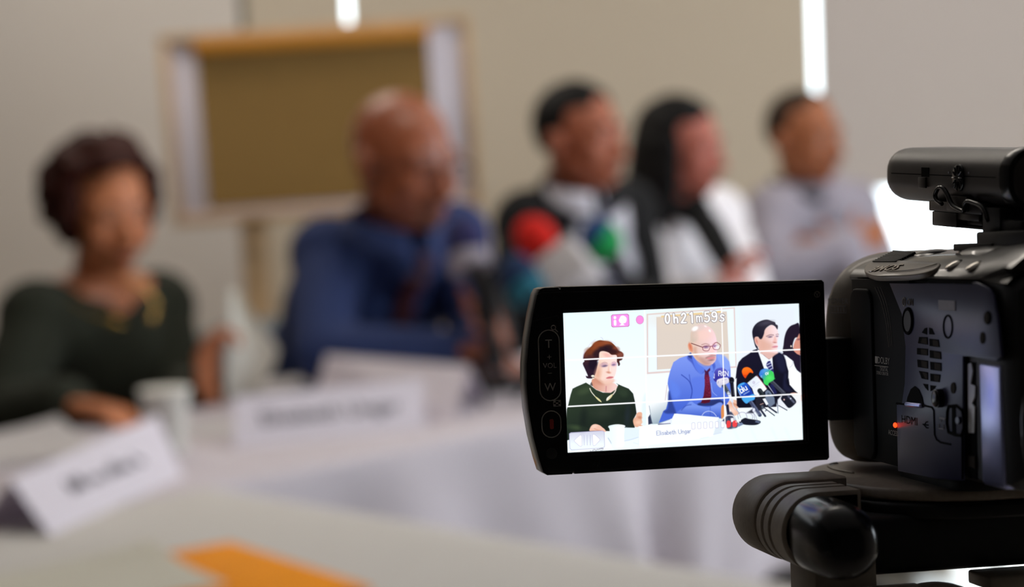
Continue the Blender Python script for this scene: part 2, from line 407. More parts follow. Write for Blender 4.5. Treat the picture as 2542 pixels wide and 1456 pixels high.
def paint_display(nx, ny, corners):
    P = Painter(nx, ny, corners)
    def lerp(a, b, t): return a + (b - a) * t[..., None]
    tx = np.clip((P.X - 1400) / 590, 0, 1); ty = np.clip((P.Y - 770) / 330, 0, 1)
    P.img[:] = lerp(np.array([233., 252, 255]), np.array([247., 250, 255]), np.clip(ty * 1.6, 0, 1) * (1 - tx * .2))
    P.poly(Q('C', [(260, 60), (1500, 0), (1520, 1100), (280, 1200)]), (231, 237, 248), 40, .85)
    # board behind
    fr = Q('B', [(8, 222), (1712, 92)]) ; fr = [fr[0], Q('C', [(240, 90)])[0], Q('C', [(270, 1245)])[0], Q('B', [(18, 1368)])[0]]
    P.poly(fr, (226, 207, 205), 1.4)
    inn = [Q('B', [(38, 245)])[0], Q('C', [(214, 118)])[0], Q('C', [(250, 1215)])[0], Q('B', [(44, 1330)])[0]]
    P.poly(inn, (238, 249, 255), 1.4)
    P.poly(Q('B', [(200, 283), (1540, 168), (1588, 1195), (212, 1282)]), (222, 209, 198), 1.6)
    P.poly(Q('B', [(196, 283), (206, 283), (218, 1282), (206, 1282)]), (205, 192, 192), 1.2, .8)
    P.poly(Q('B', [(286, 258), (1070, 192), (1072, 228), (290, 292)]), (238, 204, 138), 1.2)
    P.poly(Q('B', [(1090, 200), (1425, 158), (1428, 190), (1092, 226)]), (240, 206, 140), 1.2)
    P.ell(Q('B', [(700, 330)])[0], 70, 20, (229, 214, 196), soft=30, alpha=.5)
    P.line(Q('E', [(380, 190), (345, 470)]), 2.2, (214, 196, 196), 1.2, .8)
    # ------------------------------------------------ woman with curly auburn hair
    HAIR = [(430, 1075), (440, 1000), (490, 930), (580, 840), (640, 770), (730, 725), (830, 735), (930, 752), (1000, 800), (1060, 870), (1090, 920), (1150, 945),
            (1185, 1000), (1160, 1090), (1110, 1120), (1120, 1180), (1090, 1210), (1040, 1130), (720, 1100), (690, 1200), (690, 1330), (660, 1440), (560, 1450), (500, 1440),
            (485, 1400), (520, 1400), (470, 1280), (425, 1170), (455, 1120)]
    P.blob(Q('A', HAIR), grad((118, 58, 34), (44, 28, 44), Q('A', [(700, 800)])[0], Q('A', [(640, 1250)])[0]), 2.2)
    for (x, y, rx, ry, c, al) in [(560, 930, 13, 9, (132, 66, 32), .6), (700, 800, 12, 7, (158, 78, 42), .6), (860, 770, 11, 5, (166, 90, 58), .6), (900, 870, 12, 8, (40, 24, 34), .8),
                                  (800, 900, 16, 7, (36, 22, 34), .8), (1050, 900, 8, 7, (140, 70, 56), .6), (1120, 1000, 8, 6, (150, 84, 70), .7), (620, 1180, 12, 14, (30, 20, 36), .9),
                                  (480, 1000, 5, 6, (116, 60, 40), .6), (700, 985, 12, 9, (34, 22, 32), .7), (980, 940, 14, 6, (44, 22, 30), .8), (650, 870, 8, 4, (172, 86, 44), .5)]:
        P.ell(Q('A', [(x, y)])[0], rx, ry, c, 0, 6, al)
    P.line(smooth2(Q('A', [(800, 715), (785, 685), (755, 670)]), 5, False), 1.2, (190, 176, 216), 1.2, .7)
    for arc in ([(520, 850), (580, 770), (660, 710)], [(940, 740), (1010, 770), (1040, 810)], [(430, 1060), (450, 960), (500, 880)]):
        P.line(smooth2(Q('A', arc), 5, False), 1.6, (214, 200, 232), 1.6, .6)
    FACE = [(735, 960), (800, 930), (900, 955), (960, 1000), (1055, 1010), (1062, 1120), (1060, 1250), (1045, 1340), (1010, 1440), (985, 1510), (930, 1560), (820, 1560), (700, 1520), (640, 1440), (670, 1330), (700, 1210), (725, 1090)]
    P.blob(Q('A', FACE), grad((246, 214, 196), (252, 226, 222), Q('A', [(700, 1200)])[0], Q('A', [(1050, 1200)])[0]), 1.8)
    P.ell(Q('A', [(705, 1370)])[0], 7, 20, (226, 168, 142), 10, 10, .8)
    P.ell(Q('A', [(880, 1010)])[0], 10, 5, (240, 170, 160), 20, 6, .6)
    P.ell(Q('A', [(820, 1195)])[0], 9, 5.5, (190, 150, 168), -6, 5, .75)
    P.ell(Q('A', [(835, 1212)])[0], 6, 2.0, (96, 84, 118), -8, 2.2, .85)
    P.ell(Q('A', [(1005, 1180)])[0], 6.5, 5, (196, 150, 180), -6, 5, .75)
    P.ell(Q('A', [(1000, 1190)])[0], 4.2, 1.8, (112, 96, 136), -8, 2.2, .8)
    P.line(smooth2(Q('A', [(780, 1160), (830, 1140), (880, 1155)]), 5, False), 1.3, (190, 140, 140), 1.6, .7)
    P.line(smooth2(Q('A', [(970, 1145), (1010, 1130), (1040, 1145)]), 5, False), 1.2, (200, 150, 160), 1.6, .6)
    P.blob(Q('A', [(920, 1180), (945, 1190), (955, 1290), (950, 1345), (905, 1345), (890, 1310)]), (236, 188, 168), 5, .8)
    P.ell(Q('A', [(940, 1270)])[0], 2.4, 9, (255, 232, 226), -4, 3, .9)
    P.ell(Q('A', [(905, 1335)])[0], 5, 2.2, (204, 134, 112), 10, 3, .8)
    P.blob(Q('A', [(860, 1440), (920, 1412), (985, 1415), (1000, 1425), (960, 1448), (890, 1455)]), (206, 116, 122), 1.8)
    P.ell(Q('A', [(930, 1490)])[0], 12, 4, (240, 190, 176), 0, 6, .6)
    # neck
    NECK = [(560, 110), (620, 60), (760, 150), (930, 150), (975, 160), (1030, 230), (1000, 330), (880, 330), (700, 290), (590, 220)]
    P.blob(Q('D', NECK), grad((214, 150, 126), (244, 206, 200), Q('D', [(600, 150)])[0], Q('D', [(950, 250)])[0]), 2)
    P.line(Q('D', [(820, 210), (815, 300)]), 2.2, (196, 128, 136), 2, .8)
    P.blob(Q('D', [(650, 40), (720, 130), (830, 180), (930, 160), (960, 90), (900, 120), (780, 110)]), (238, 196, 178), 5, .8)
    P.ell(Q('D', [(690, 130)])[0], 10, 5, (200, 136, 112), 30, 7, .6)
    # pullover
    SW = [(120, 1185), (110, 900), (125, 620), (150, 540), (190, 360), (225, 250), (290, 215), (460, 140), (540, 190), (640, 270), (760, 320), (900, 325), (1000, 260), (1035, 180), (1000, 155),
          (1100, 200), (1220, 250), (1300, 340), (1330, 470), (1355, 640), (1362, 700), (1310, 800), (1330, 920), (1330, 960), (1160, 960), (900, 1015), (700, 1010), (180, 1050), (170, 1190)]
    P.poly(Q('D', SW), grad((48, 62, 46), (30, 40, 34), Q('D', [(400, 300)])[0], Q('D', [(700, 900)])[0]), 1.8)
    P.ell(Q('D', [(430, 290)])[0], 16, 8, (66, 82, 58), -20, 8, .6)
    P.ell(Q('D', [(1130, 330)])[0], 11, 9, (54, 70, 52), 30, 8, .5)
    P.ell(Q('D', [(300, 950)])[0], 18, 6, (66, 84, 56), 8, 8, .7)
    P.ell(Q('D', [(420, 800)])[0], 8, 26, (26, 34, 32), 4, 12, .7)
    P.ell(Q('D', [(1200, 750)])[0], 6, 26, (40, 48, 62), 4, 10, .5)
    P.ell(Q('D', [(760, 680)])[0], 22, 14, (54, 64, 52), 0, 20, .5)
    P.blob(Q('D', [(560, 130), (535, 180), (580, 200)]), (54, 40, 36), 2, .7)
    P.line(smooth2(Q('D', [(530, 245), (560, 310), (620, 385)]), 6, False), 2.2, (226, 222, 206), 1.2)
    P.blob(Q('D', [(615, 380), (660, 405), (710, 445), (740, 492), (690, 470), (640, 420)]), (222, 214, 160), 1.4)
    P.line(smooth2(Q('D', [(990, 230), (985, 290), (940, 355)]), 6, False), 2.4, (236, 224, 214), 1.2)
    P.blob(Q('D', [(935, 345), (925, 390), (870, 450), (825, 468), (832, 420), (880, 375)]), grad((255, 255, 255), (206, 188, 120), Q('D', [(850, 390)])[0], Q('D', [(910, 430)])[0]), 1.4)
    P.ell(Q('D', [(582, 22)])[0], 4.2, 2.6, (246, 244, 226), 0, 1.4); P.ell(Q('D', [(588, 62)])[0], 3, 1.6, (236, 228, 206), 0, 1.4)
    # held sheet, hands
    P.blob(Q('D', [(1480, 420), (1520, 330), (1535, 430), (1540, 900), (1470, 910), (1450, 700)]), (226, 244, 248), 6, .8)
    P.blob(Q('D', [(1345, 760), (1370, 690), (1430, 672), (1462, 700), (1455, 800), (1462, 860), (1440, 900), (1475, 920), (1400, 945), (1330, 930), (1300, 840), (1315, 790)]), (232, 178, 150), 2)
    P.ell(Q('D', [(1400, 860)])[0], 8, 5, (246, 206, 180), -10, 6, .8); P.ell(Q('D', [(1420, 770)])[0], 5, 3, (196, 120, 96), 10, 4, .7)
    P.blob(Q('D', [(525, 1005), (560, 920), (620, 888), (700, 905), (760, 950), (800, 985), (832, 1045), (780, 1020), (700, 1010), (600, 1010)]), (242, 192, 172), 1.8)
    P.line(smooth2(Q('D', [(610, 965), (660, 990), (730, 1005)]), 5, False), 1.6, (206, 138, 116), 1.8, .7)
    P.ell(Q('D', [(610, 930)])[0], 7, 4, (252, 216, 198), -20, 5, .7)
    # table and things on it, left
    tb = Q('D', [(100, 1190), (430, 1080), (900, 1015), (1160, 955), (1330, 958), (1490, 915), (1674, 890)])
    P.poly(tb + Q('F', [(700, 700), (1460, 600), (1480, 1180), (0, 1270)]) + Q('D', [(120, 1430)]), (241, 253, 254), 1.6)
    P.blob(Q('D', [(1150, 970), (1220, 955), (1400, 985), (1400, 1120), (1150, 1180)]), (226, 241, 252), 4, .8)
    P.line(smooth2(Q('D', [(1130, 1195), (1260, 1170), (1400, 1125)]), 6, False), 1.8, (202, 216, 240), 1.6, .9)
    P.line(Q('D', [(1310, 1225), (1400, 1250)]), 1.4, (216, 228, 244), 2, .8)
    P.line(Q('D', [(860, 1140), (920, 1240)]), 2.2, (178, 190, 214), 2, .8)
    P.poly(Q('D', [(800, 1090), (950, 1330), (300, 1400), (420, 1100)]), (250, 255, 255), 2, .9)
    P.blob(Q('D', [(862, 940), (880, 915), (1000, 892), (1110, 900), (1160, 920), (1150, 960), (1140, 1100), (1128, 1290), (950, 1310), (905, 1150), (880, 980)]), grad((236, 252, 255), (255, 255, 255), Q('D', [(880, 1000)])[0], Q('D', [(1100, 1000)])[0]), 1.8)
    P.line(smooth2(Q('D', [(862, 942), (900, 925), (1020, 912), (1155, 925)]), 6, False), 1.2, (222, 236, 250), 1.2, .9)
    # ------------------------------------------------ bald man in the blue shirt
    P.poly(Q('E', [(50, 555), (150, 515), (300, 500), (420, 480), (440, 880), (110, 890), (80, 700)]), grad((240, 246, 250), (150, 170, 184), Q('E', [(100, 560)])[0], Q('E', [(260, 880)])[0]), 1.6)
    P.poly(Q('E', [(40, 770), (75, 715), (120, 880), (45, 900)]), (50, 58, 84), 1.6)
    P.line(Q('E', [(60, 560), (110, 880)]), 1.2, (120, 136, 150), 1.2, .8)
    SH = Q('B', [(420, 1456), (460, 1300), (520, 1140), (640, 1060), (800, 1010), (850, 960), (1340, 990), (1440, 1000), (1520, 1060), (1585, 1130), (1610, 1280), (1615, 1456)]) + \
         Q('E', [(1530, 350), (1500, 480), (1440, 560), (1370, 560), (1360, 790), (800, 720), (520, 700), (470, 790), (230, 870), (310, 660), (360, 620), (400, 480), (415, 290), (390, 160)])
    P.poly(SH, grad((124, 150, 240), (72, 104, 214), Q('B', [(700, 1100)])[0], Q('E', [(700, 600)])[0]), 1.8)
    P.blob(Q('B', [(1350, 1000), (1460, 1000), (1560, 1080), (1600, 1250), (1500, 1300), (1400, 1150)]), (142, 170, 246), 5, .8)
    P.blob(Q('B', [(780, 1060), (850, 960), (900, 1100), (1000, 1250), (1120, 1290), (1060, 1360), (960, 1300), (870, 1160)]), (70, 92, 196), 4, .9)
    P.blob(Q('B', [(800, 1020), (860, 960), (880, 1060), (830, 1060)]), (44, 56, 120), 3, .8)
    P.blob(Q('B', [(1230, 1200), (1290, 1140), (1320, 1230), (1260, 1330)]), (72, 96, 202), 4, .9)
    P.blob(Q('E', [(820, 100), (840, 300), (820, 450), (860, 500), (1010, 500), (1030, 300), (1050, 60), (900, 40)]), (92, 122, 230), 6, .7)
    P.line(smooth2(Q('E', [(640, 0), (780, 120), (830, 280), (810, 420)]), 8, False), 2.2, (44, 66, 164), 2.5, .8)
    P.line(smooth2(Q('E', [(780, 0), (800, 130), (830, 260)]), 8, False), 1.6, (50, 72, 170), 2.5, .7)
    P.blob(Q('E', [(940, 520), (1080, 470), (1330, 450), (1400, 520), (1200, 560), (960, 560)]), (34, 44, 96), 4, .85)
    P.blob(Q('E', [(800, 480), (880, 520), (970, 560), (1150, 580), (1330, 500), (1390, 560), (1360, 790), (800, 720), (560, 690), (700, 580)]), grad((120, 150, 238), (74, 104, 206), Q('E', [(900, 580)])[0], Q('E', [(900, 740)])[0]), 3, .95)
    P.line(smooth2(Q('E', [(640, 640), (720, 560), (810, 540)]), 6, False), 2, (48, 70, 166), 3, .7)
    P.line(Q('E', [(1160, 580), (1160, 730)]), 1.4, (56, 80, 176), 2, .6)
    P.blob(Q('E', [(400, 340), (430, 300), (470, 470), (540, 690), (470, 700), (370, 700), (320, 660), (390, 600)]), (42, 60, 136), 5, .8)
    P.blob(Q('E', [(440, 120), (560, 180), (620, 320), (560, 420), (470, 380)]), (98, 134, 238), 10, .7)
    # face
    HD = [(845, 700), (850, 600), (890, 500), (960, 435), (1040, 415), (1130, 430), (1220, 480), (1290, 560), (1330, 660), (1345, 750), (1350, 900), (1335, 1010), (1330, 1090), (1290, 1150), (1230, 1195), (1130, 1195),
          (1030, 1150), (940, 1080), (880, 1000), (840, 930), (800, 870), (790, 810), (820, 775)]
    P.blob(Q('B', HD), grad((226, 196, 178), (250, 216, 226), Q('B', [(860, 800)])[0], Q('B', [(1330, 800)])[0]), 1.8)
    P.blob(Q('B', [(850, 690), (870, 560), (960, 550), (1000, 650), (960, 730), (870, 760)]), (206, 192, 178), 7, .8)
    P.ell(Q('B', [(1100, 620)])[0], 22, 14, (250, 210, 200), 0, 16, .7)
    P.ell(Q('B', [(1000, 480)])[0], 16, 7, (226, 208, 206), -20, 9, .7)
    P.ell(Q('B', [(930, 500)])[0], 8, 5, (255, 255, 255), -30, 4); P.ell(Q('B', [(1212, 540)])[0], 2.2, 3.2, (255, 255, 255), -30, 3); P.ell(Q('B', [(1130, 455)])[0], 2.6, 1.6, (255, 250, 252), 20, 3)
    P.blob(Q('B', [(800, 800), (840, 780), (880, 830), (890, 930), (850, 940), (810, 890)]), (232, 158, 128), 3)
    P.ell(Q('B', [(840, 840)])[0], 2.6, 8, (206, 112, 84), -16, 4, .8)
    P.blob(Q('B', [(900, 900), (950, 860), (980, 1000), (1080, 1080), (1200, 1150), (1230, 1195), (1100, 1195), (950, 1080)]), (206, 158, 138), 8, .7)
    P.blob(Q('B', [(1020, 1050), (1120, 1040), (1240, 1010), (1320, 1020), (1320, 1090), (1270, 1150), (1190, 1190), (1090, 1180)]), (184, 140, 134), 8, .55)
    P.blob(Q('B', [(1150, 1060), (1210, 1045), (1300, 1040), (1310, 1060), (1240, 1085), (1180, 1080)]), (222, 140, 146), 3)
    P.line(smooth2(Q('B', [(1140, 1060), (1190, 1035), (1260, 1020), (1320, 1010)]), 6, False), 2.4, (150, 110, 110), 3, .7)
    P.ell(Q('B', [(1240, 1100)])[0], 6, 1.6, (120, 84, 90), -8, 3, .7)
    P.blob(Q('B', [(1230, 870), (1270, 850), (1300, 930), (1300, 985), (1240, 1000), (1215, 960)]), (250, 208, 204), 5, .8)
    P.ell(Q('B', [(1250, 995)])[0], 5, 1.8, (196, 126, 124), -4, 3, .8)
    P.ell(Q('B', [(1140, 850)])[0], 6, 3, (110, 76, 130), -4, 4, .8); P.ell(Q('B', [(1305, 830)])[0], 5, 2.6, (130, 90, 150), -6, 4, .8)
    P.line(smooth2(Q('B', [(1060, 810), (1130, 788), (1200, 808)]), 6, False), 2, (150, 100, 100), 3, .6)
    P.line(smooth2(Q('B', [(1270, 800), (1310, 770), (1350, 770)]), 6, False), 1.6, (170, 110, 120), 3, .5)
    P.line(Q('B', [(860, 780), (960, 815), (1075, 855)]), 1.7, (92, 32, 40), 1.2)
    P.line(smooth2(Q('B', [(1075, 855), (1110, 835), (1180, 830), (1230, 840)]), 6, False), 1.5, (128, 56, 76), 1.2)
    P.line(smooth2(Q('B', [(1075, 860), (1085, 905), (1130, 925), (1190, 915), (1228, 840), (1260, 835)]), 6, False), 1.3, (128, 50, 66), 1.2)
    P.line(smooth2(Q('B', [(1260, 835), (1290, 800), (1340, 760), (1385, 785), (1415, 815), (1395, 880), (1350, 900), (1290, 890), (1262, 840)]), 6, False), 1.3, (136, 60, 76), 1.2)
    P.blob(Q('B', [(1330, 840), (1375, 820), (1400, 850), (1375, 890), (1335, 890)]), (244, 246, 250), 3, .8)
    # collar, tie
    P.blob(Q('B', [(870, 1010), (930, 1080), (1000, 1180), (1120, 1270), (1080, 1330), (1040, 1370), (950, 1270), (900, 1150)]), (92, 124, 232), 2.5, .95)
    P.blob(Q('B', [(1230, 1230), (1250, 1180), (1280, 1290), (1240, 1310)]), (110, 140, 236), 2.5)
    P.poly(Q('B', [(1110, 1280), (1150, 1310), (1215, 1245), (1222, 1290), (1190, 1330), (1200, 1456), (1110, 1456), (1120, 1340)]), (78, 30, 70), 2)
    P.poly(Q('E', [(1060, 0), (1135, 0), (1165, 200), (1180, 380), (1150, 500), (1060, 520), (990, 510), (1040, 380), (1060, 200)]), grad((112, 30, 62), (86, 20, 42), Q('E', [(1100, 100)])[0], Q('E', [(1100, 480)])[0]), 2)
    rr = random.Random(4)
    for k in range(46):
        P.ell(Q('E', [(1075 + rr.random() * 85, 20 + rr.random() * 370)])[0], 1.3, .9, (150, 52, 82), 0, 1.2, .5)
    P.line(smooth2(Q('E', [(1180, 150), (1200, 300), (1280, 380)]), 6, False), 1.2, (176, 196, 252), 1.6, .8)
    # hands holding
    P.blob(Q('E', [(1360, 590), (1410, 545), (1430, 700), (1400, 790), (1360, 780)]), (222, 142, 82), 2)
    P.blob(Q('E', [(1490, 490), (1560, 450), (1660, 470), (1700, 505), (1665, 530), (1690, 580), (1650, 620), (1674, 700), (1600, 740), (1530, 640), (1480, 560)]), (240, 192, 168), 2)
    P.ell(Q('E', [(1590, 540)])[0], 9, 3, (214, 150, 124), 30, 4, .7); P.ell(Q('E', [(1560, 640)])[0], 8, 5, (252, 218, 206), 40, 6, .8)
    P.ell(Q('E', [(1640, 545)])[0], 6, 1.5, (190, 120, 92), 25, 2.6, .7)
    # ------------------------------------------------ man in the dark suit, and woman at the edge
    P.blob(Q('C', [(1170, 950), (1180, 800), (1200, 660), (1240, 540), (1310, 450), (1400, 410), (1480, 400), (1500, 640), (1400, 680), (1360, 860), (1500, 900), (1500, 1000), (1300, 1000)]), (36, 26, 44), 2)
    P.blob(Q('C', [(1500, 610), (1450, 660), (1400, 740), (1370, 850), (1390, 940), (1500, 1000)]), (216, 146, 128), 3)
    P.ell(Q('C', [(1475, 700)])[0], 4, 2, (120, 70, 84), -10, 3, .8)
    P.ell(Q('C', [(1327, 832)])[0], 1.8, 2.6, (232, 214, 200), 0, 1.4)
    P.poly(Q('C', [(1150, 985), (1200, 930), (1380, 930), (1440, 980), (1510, 1010), (1515, 1350), (1440, 1290), (1390, 1210), (1370, 1120), (1230, 1010)]), (34, 26, 46), 2)
    P.poly(Q('C', [(1210, 1020), (1340, 1100), (1385, 1190), (1420, 1300), (1510, 1360), (1520, 1456), (1300, 1456)]) + Q('F', [(1250, 300), (1210, 100)]), (250, 252, 255), 2)
    P.line(smooth2(Q('C', [(1350, 1110), (1355, 1180), (1300, 1240)]), 6, False), 1.3, (190, 190, 206), 2, .8)
    P.poly(Q('F', [(1215, 60), (1440, -40), (1450, 330), (1370, 310), (1230, 180)]), (252, 252, 255), 2)
    SUIT = Q('C', [(250, 1456), (275, 1250), (310, 1140), (380, 1060), (520, 970), (590, 910), (680, 880), (1000, 980), (1100, 955), (1180, 1000), (1220, 1100), (1240, 1200), (1275, 1310), (1270, 1456)]) + \
           Q('F', [(1215, 60), (1230, 180), (1330, 290), (1380, 330), (1240, 350), (1040, 580), (800, 590), (300, 600), (260, 560), (250, 200), (258, 60)])
    P.poly(SUIT, grad((26, 24, 44), (18, 18, 34), Q('C', [(500, 1000)])[0], Q('F', [(700, 400)])[0]), 2)
    P.blob(Q('C', [(1010, 1010), (1120, 970), (1200, 1080), (1220, 1300), (1100, 1300)]), (34, 36, 66), 10, .7)
    P.blob(Q('F', [(1130, 0), (1180, 0), (1170, 160), (1280, 300), (1120, 260)]), (32, 34, 62), 6, .8)
    P.poly(Q('C', [(672, 900), (700, 900), (800, 1010), (900, 1085), (960, 1010), (975, 1290), (990, 1400), (900, 1300), (800, 1260), (740, 1090)]), (242, 248, 255), 2)
    P.blob(Q('C', [(730, 950), (1060, 950), (1000, 1010), (900, 1080), (800, 1010)]), (226, 184, 176), 3)
    FM = [(800, 560), (830, 500), (940, 430), (1010, 450), (1055, 500), (1075, 570), (1085, 640), (1075, 690), (1060, 760), (1072, 830), (1060, 880), (1060, 960), (940, 960), (800, 960), (720, 930), (690, 850), (650, 790), (615, 720), (620, 665), (680, 650), (740, 690), (780, 620)]
    P.blob(Q('C', FM), grad((232, 184, 170), (250, 224, 228), Q('C', [(720, 750)])[0], Q('C', [(1050, 700)])[0]), 1.8)
    HM = [(580, 640), (575, 540), (610, 450), (680, 380), (780, 335), (870, 325), (960, 355), (1015, 375), (1030, 410), (1070, 440), (1060, 510), (1010, 450), (940, 425), (860, 470), (815, 530), (800, 600), (760, 690), (720, 695), (690, 655), (640, 655), (615, 700), (640, 790), (680, 850), (670, 885), (630, 830), (600, 720)]
    P.poly(smooth2(Q('C', HM), 5), grad((52, 48, 62), (30, 28, 44), Q('C', [(850, 380)])[0], Q('C', [(650, 600)])[0]), 2)
    P.ell(Q('C', [(840, 390)])[0], 14, 4, (84, 82, 100), -14, 8, .6)
    P.ell(Q('C', [(655, 745)])[0], 3.6, 9, (236, 168, 156), -16, 4, .8); P.ell(Q('C', [(660, 740)])[0], 1.6, 5, (196, 116, 104), -16, 3, .7)
    P.blob(Q('C', [(740, 720), (860, 740), (960, 800), (930, 900), (760, 900)]), (222, 170, 150), 12, .6)
    P.line(smooth2(Q('C', [(850, 645), (920, 615), (985, 620)]), 6, False), 2.2, (120, 90, 100), 2.6, .7)
    P.line(smooth2(Q('C', [(1035, 612), (1065, 600), (1085, 608)]), 6, False), 1.6, (130, 100, 112), 2.4, .7)
    P.ell(Q('C', [(920, 655)])[0], 5, 1.8, (90, 70, 100), -8, 2.6, .85); P.ell(Q('C', [(1055, 643)])[0], 3, 1.5, (110, 88, 122), -6, 2.4, .8)
    P.blob(Q('C', [(1010, 640), (1040, 690), (1045, 755), (1000, 770), (970, 745), (990, 700)]), (238, 184, 176), 4, .8); P.ell(Q('C', [(1010, 762)])[0], 4, 1.3, (180, 110, 106), 4, 2.4, .8)
    P.blob(Q('C', [(950, 850), (1010, 825), (1065, 830), (1060, 850), (1000, 862)]), (214, 138, 152), 2.4)
    P.blob(Q('C', [(870, 1130), (915, 1115), (935, 1150), (960, 1230), (990, 1330), (960, 1320), (900, 1300), (870, 1240), (842, 1195)]), (44, 44, 110), 2)
    for a, b in (((855, 1190), (930, 1150)), ((880, 1235), (950, 1200)), ((905, 1290), (970, 1250))):
        P.line(Q('C', [a, b]), 2.2, (206, 214, 236), 1.6, .9)
    P.blob(Q('F', [(1240, 350), (1300, 325), (1380, 335), (1440, 340), (1445, 480), (1350, 540), (1330, 520), (1340, 430)]), (240, 190, 172), 2)
    # ------------------------------------------------ microphones
    P.poly(Q('F', [(980, 600), (1010, 450), (1080, 390), (1440, 350), (1450, 660), (1400, 680)]), (240, 248, 254), 3, .9)
    P.blob(Q('F', [(1090, 395), (1060, 400), (1020, 460), (1000, 560), (1180, 630), (1190, 600)]), (236, 240, 250), 3, .9)
    P.blob(Q('C', [(440, 1445), (400, 1400), (372, 1320), (400, 1255), (470, 1232), (540, 1260), (590, 1330), (560, 1370), (480, 1456)]), grad((255, 120, 30), (244, 74, 20), Q('C', [(430, 1280)])[0], Q('C', [(450, 1440)])[0]), 2)
    P.poly(Q('F', [(370, 0), (470, 0), (420, 62)]), (226, 70, 20), 2)
    P.blob(Q('F', [(400, 120), (440, 30), (500, -40), (560, -20), (620, 20), (540, 90), (460, 150)]), (24, 20, 26), 2)
    P.poly(Q('F', [(450, 150), (610, 20), (640, 30), (770, 190), (810, 260), (760, 300), (660, 380), (580, 370), (540, 250)]), grad((226, 236, 248), (250, 252, 255), Q('F', [(500, 150)])[0], Q('F', [(760, 260)])[0]), 2)
    P.line(Q('F', [(630, 10), (810, 250)]), 1.4, (226, 120, 130), 1.5, .7)
    P.ell(Q('F', [(570, 140)])[0], 3, 3.4, (176, 170, 200), 0, 2.4, .8); P.ell(Q('F', [(568, 140)])[0], 1.4, 1.8, (236, 240, 250), 0, 1.6, .8)
    P.line(Q('F', [(540, 220), (670, 130)]), 2.2, (206, 212, 230), 2.4, .7); P.line(Q('F', [(600, 225), (660, 180)]), 1.8, (214, 220, 236), 2.4, .6)
    # blue and green windshield and its handle
    P.line(Q('F', [(880, 110), (1130, 340)]), 9.5, (58, 62, 76), 2); P.line(Q('F', [(930, 120), (1120, 310)]), 2, (104, 108, 126), 2.5, .7)
    P.blob(Q('F', [(1100, 380), (1200, 320), (1260, 370), (1345, 470), (1330, 530), (1220, 605), (1130, 520), (1070, 440)]), (28, 30, 44), 2)
    P.line(Q('F', [(1205, 390), (1310, 500)]), 5, (104, 110, 134), 3, .8); P.ell(Q('F', [(1128, 452)])[0], 1.8, 2.2, (220, 180, 176), 0, 1.4); P.ell(Q('F', [(1250, 432)])[0], 1.8, 1.8, (214, 220, 240), 0, 1.4)
    CVm = Q('C', [(705, 1360), (740, 1290), (820, 1262), (920, 1290), (980, 1340), (1005, 1456)]) + Q('F', [(960, 60), (930, 100), (850, 150), (830, 195), (760, 160), (740, 80), (680, 20)])
    P.blob(CVm, grad((60, 130, 222), (66, 214, 96), Q('C', [(790, 1330)])[0], Q('C', [(890, 1400)])[0]), 2)
    P.ell(Q('C', [(820, 1300)])[0], 8, 4, (110, 180, 236), -16, 6, .6); P.ell(Q('F', [(860, 60)])[0], 8, 6, (100, 236, 120), 0, 8, .6)
    stroke_text(P, 'cv', Q('C', [(832, 1385)])[0], -16, 8.5, 1.7, (240, 250, 255), .1)
    stroke_text(P, 'c', Q('C', [(735, 1430)])[0], 8, 7, 1.4, (180, 214, 250), .1, alpha=.7)
    P.line(Q('F', [(840, 200), (940, 340)]), 1.8, (226, 230, 246), 1.4, .9); P.line(Q('F', [(900, 200), (960, 320)]), 9, (38, 42, 104), 3, .7)
    # recorder / handle below the white cube
    P.line(Q('F', [(680, 290), (780, 440)]), 12, (30, 36, 42), 2); P.line(Q('F', [(690, 280), (740, 340)]), 3, (70, 80, 88), 2, .7)
    P.poly(Q('F', [(780, 310), (820, 270), (870, 300), (950, 420), (960, 520), (860, 600), (790, 500)]), (110, 124, 148), 2.2)
    P.poly(Q('F', [(810, 340), (840, 320), (880, 370), (850, 400)]), (64, 76, 92), 1.6, .9)
    P.poly(Q('F', [(730, 440), (780, 425), (840, 530), (800, 555)]), (240, 244, 252), 1.8)
    P.blob(Q('F', [(600, 440), (700, 400), (760, 540), (780, 580), (700, 640), (640, 640)]), (34, 34, 46), 3)
    P.line(Q('F', [(690, 540), (745, 520)]), 1.8, (226, 180, 170), 1.6, .8); P.ell(Q('F', [(730, 590)])[0], 3, 5, (96, 108, 124), -20, 3, .8)
    for a, b, w in (((700, 640), (780, 750), 5), ((760, 600), (950, 742), 2.2), ((850, 590), (985, 685), 4), ((1000, 470), (1015, 695), 2), ((1030, 560), (1180, 645), 2), ((780, 660), (810, 640), 2), ((900, 580), (960, 540), 1.6)):
        P.line(Q('F', [a, b]), w, (48, 52, 72), 1.6)
    P.line(Q('F', [(1000, 540), (1015, 690)]), 1.6, (190, 200, 220), 1.4, .9)
    # blue windshield in front
    P.line(Q('F', [(500, 470), (680, 730)]), 9.5, (66, 74, 104), 2); P.line(Q('F', [(530, 480), (690, 715)]), 2.2, (128, 140, 172), 3, .7)
    P.poly(Q('F', [(340, 700), (540, 580), (660, 720), (600, 800), (330, 800)]), (232, 240, 250), 4, .5)
    P.blob(Q('F', [(285, 290), (275, 220), (310, 170), (390, 140), (450, 160), (510, 240), (555, 330), (590, 400), (580, 450), (500, 480), (440, 520), (390, 490), (350, 420), (310, 370)]), grad((40, 100, 210), (26, 60, 170), Q('F', [(320, 200)])[0], Q('F', [(480, 330)])[0]), 2)
    P.blob(Q('F', [(285, 290), (275, 220), (310, 170), (390, 140), (400, 165), (330, 200), (305, 260), (300, 320)]), (80, 176, 240), 2.5, .95)
    P.blob(Q('F', [(350, 425), (440, 400), (560, 350), (592, 410), (570, 455), (500, 480), (440, 522), (390, 490)]), (78, 178, 240), 2.5, .95)
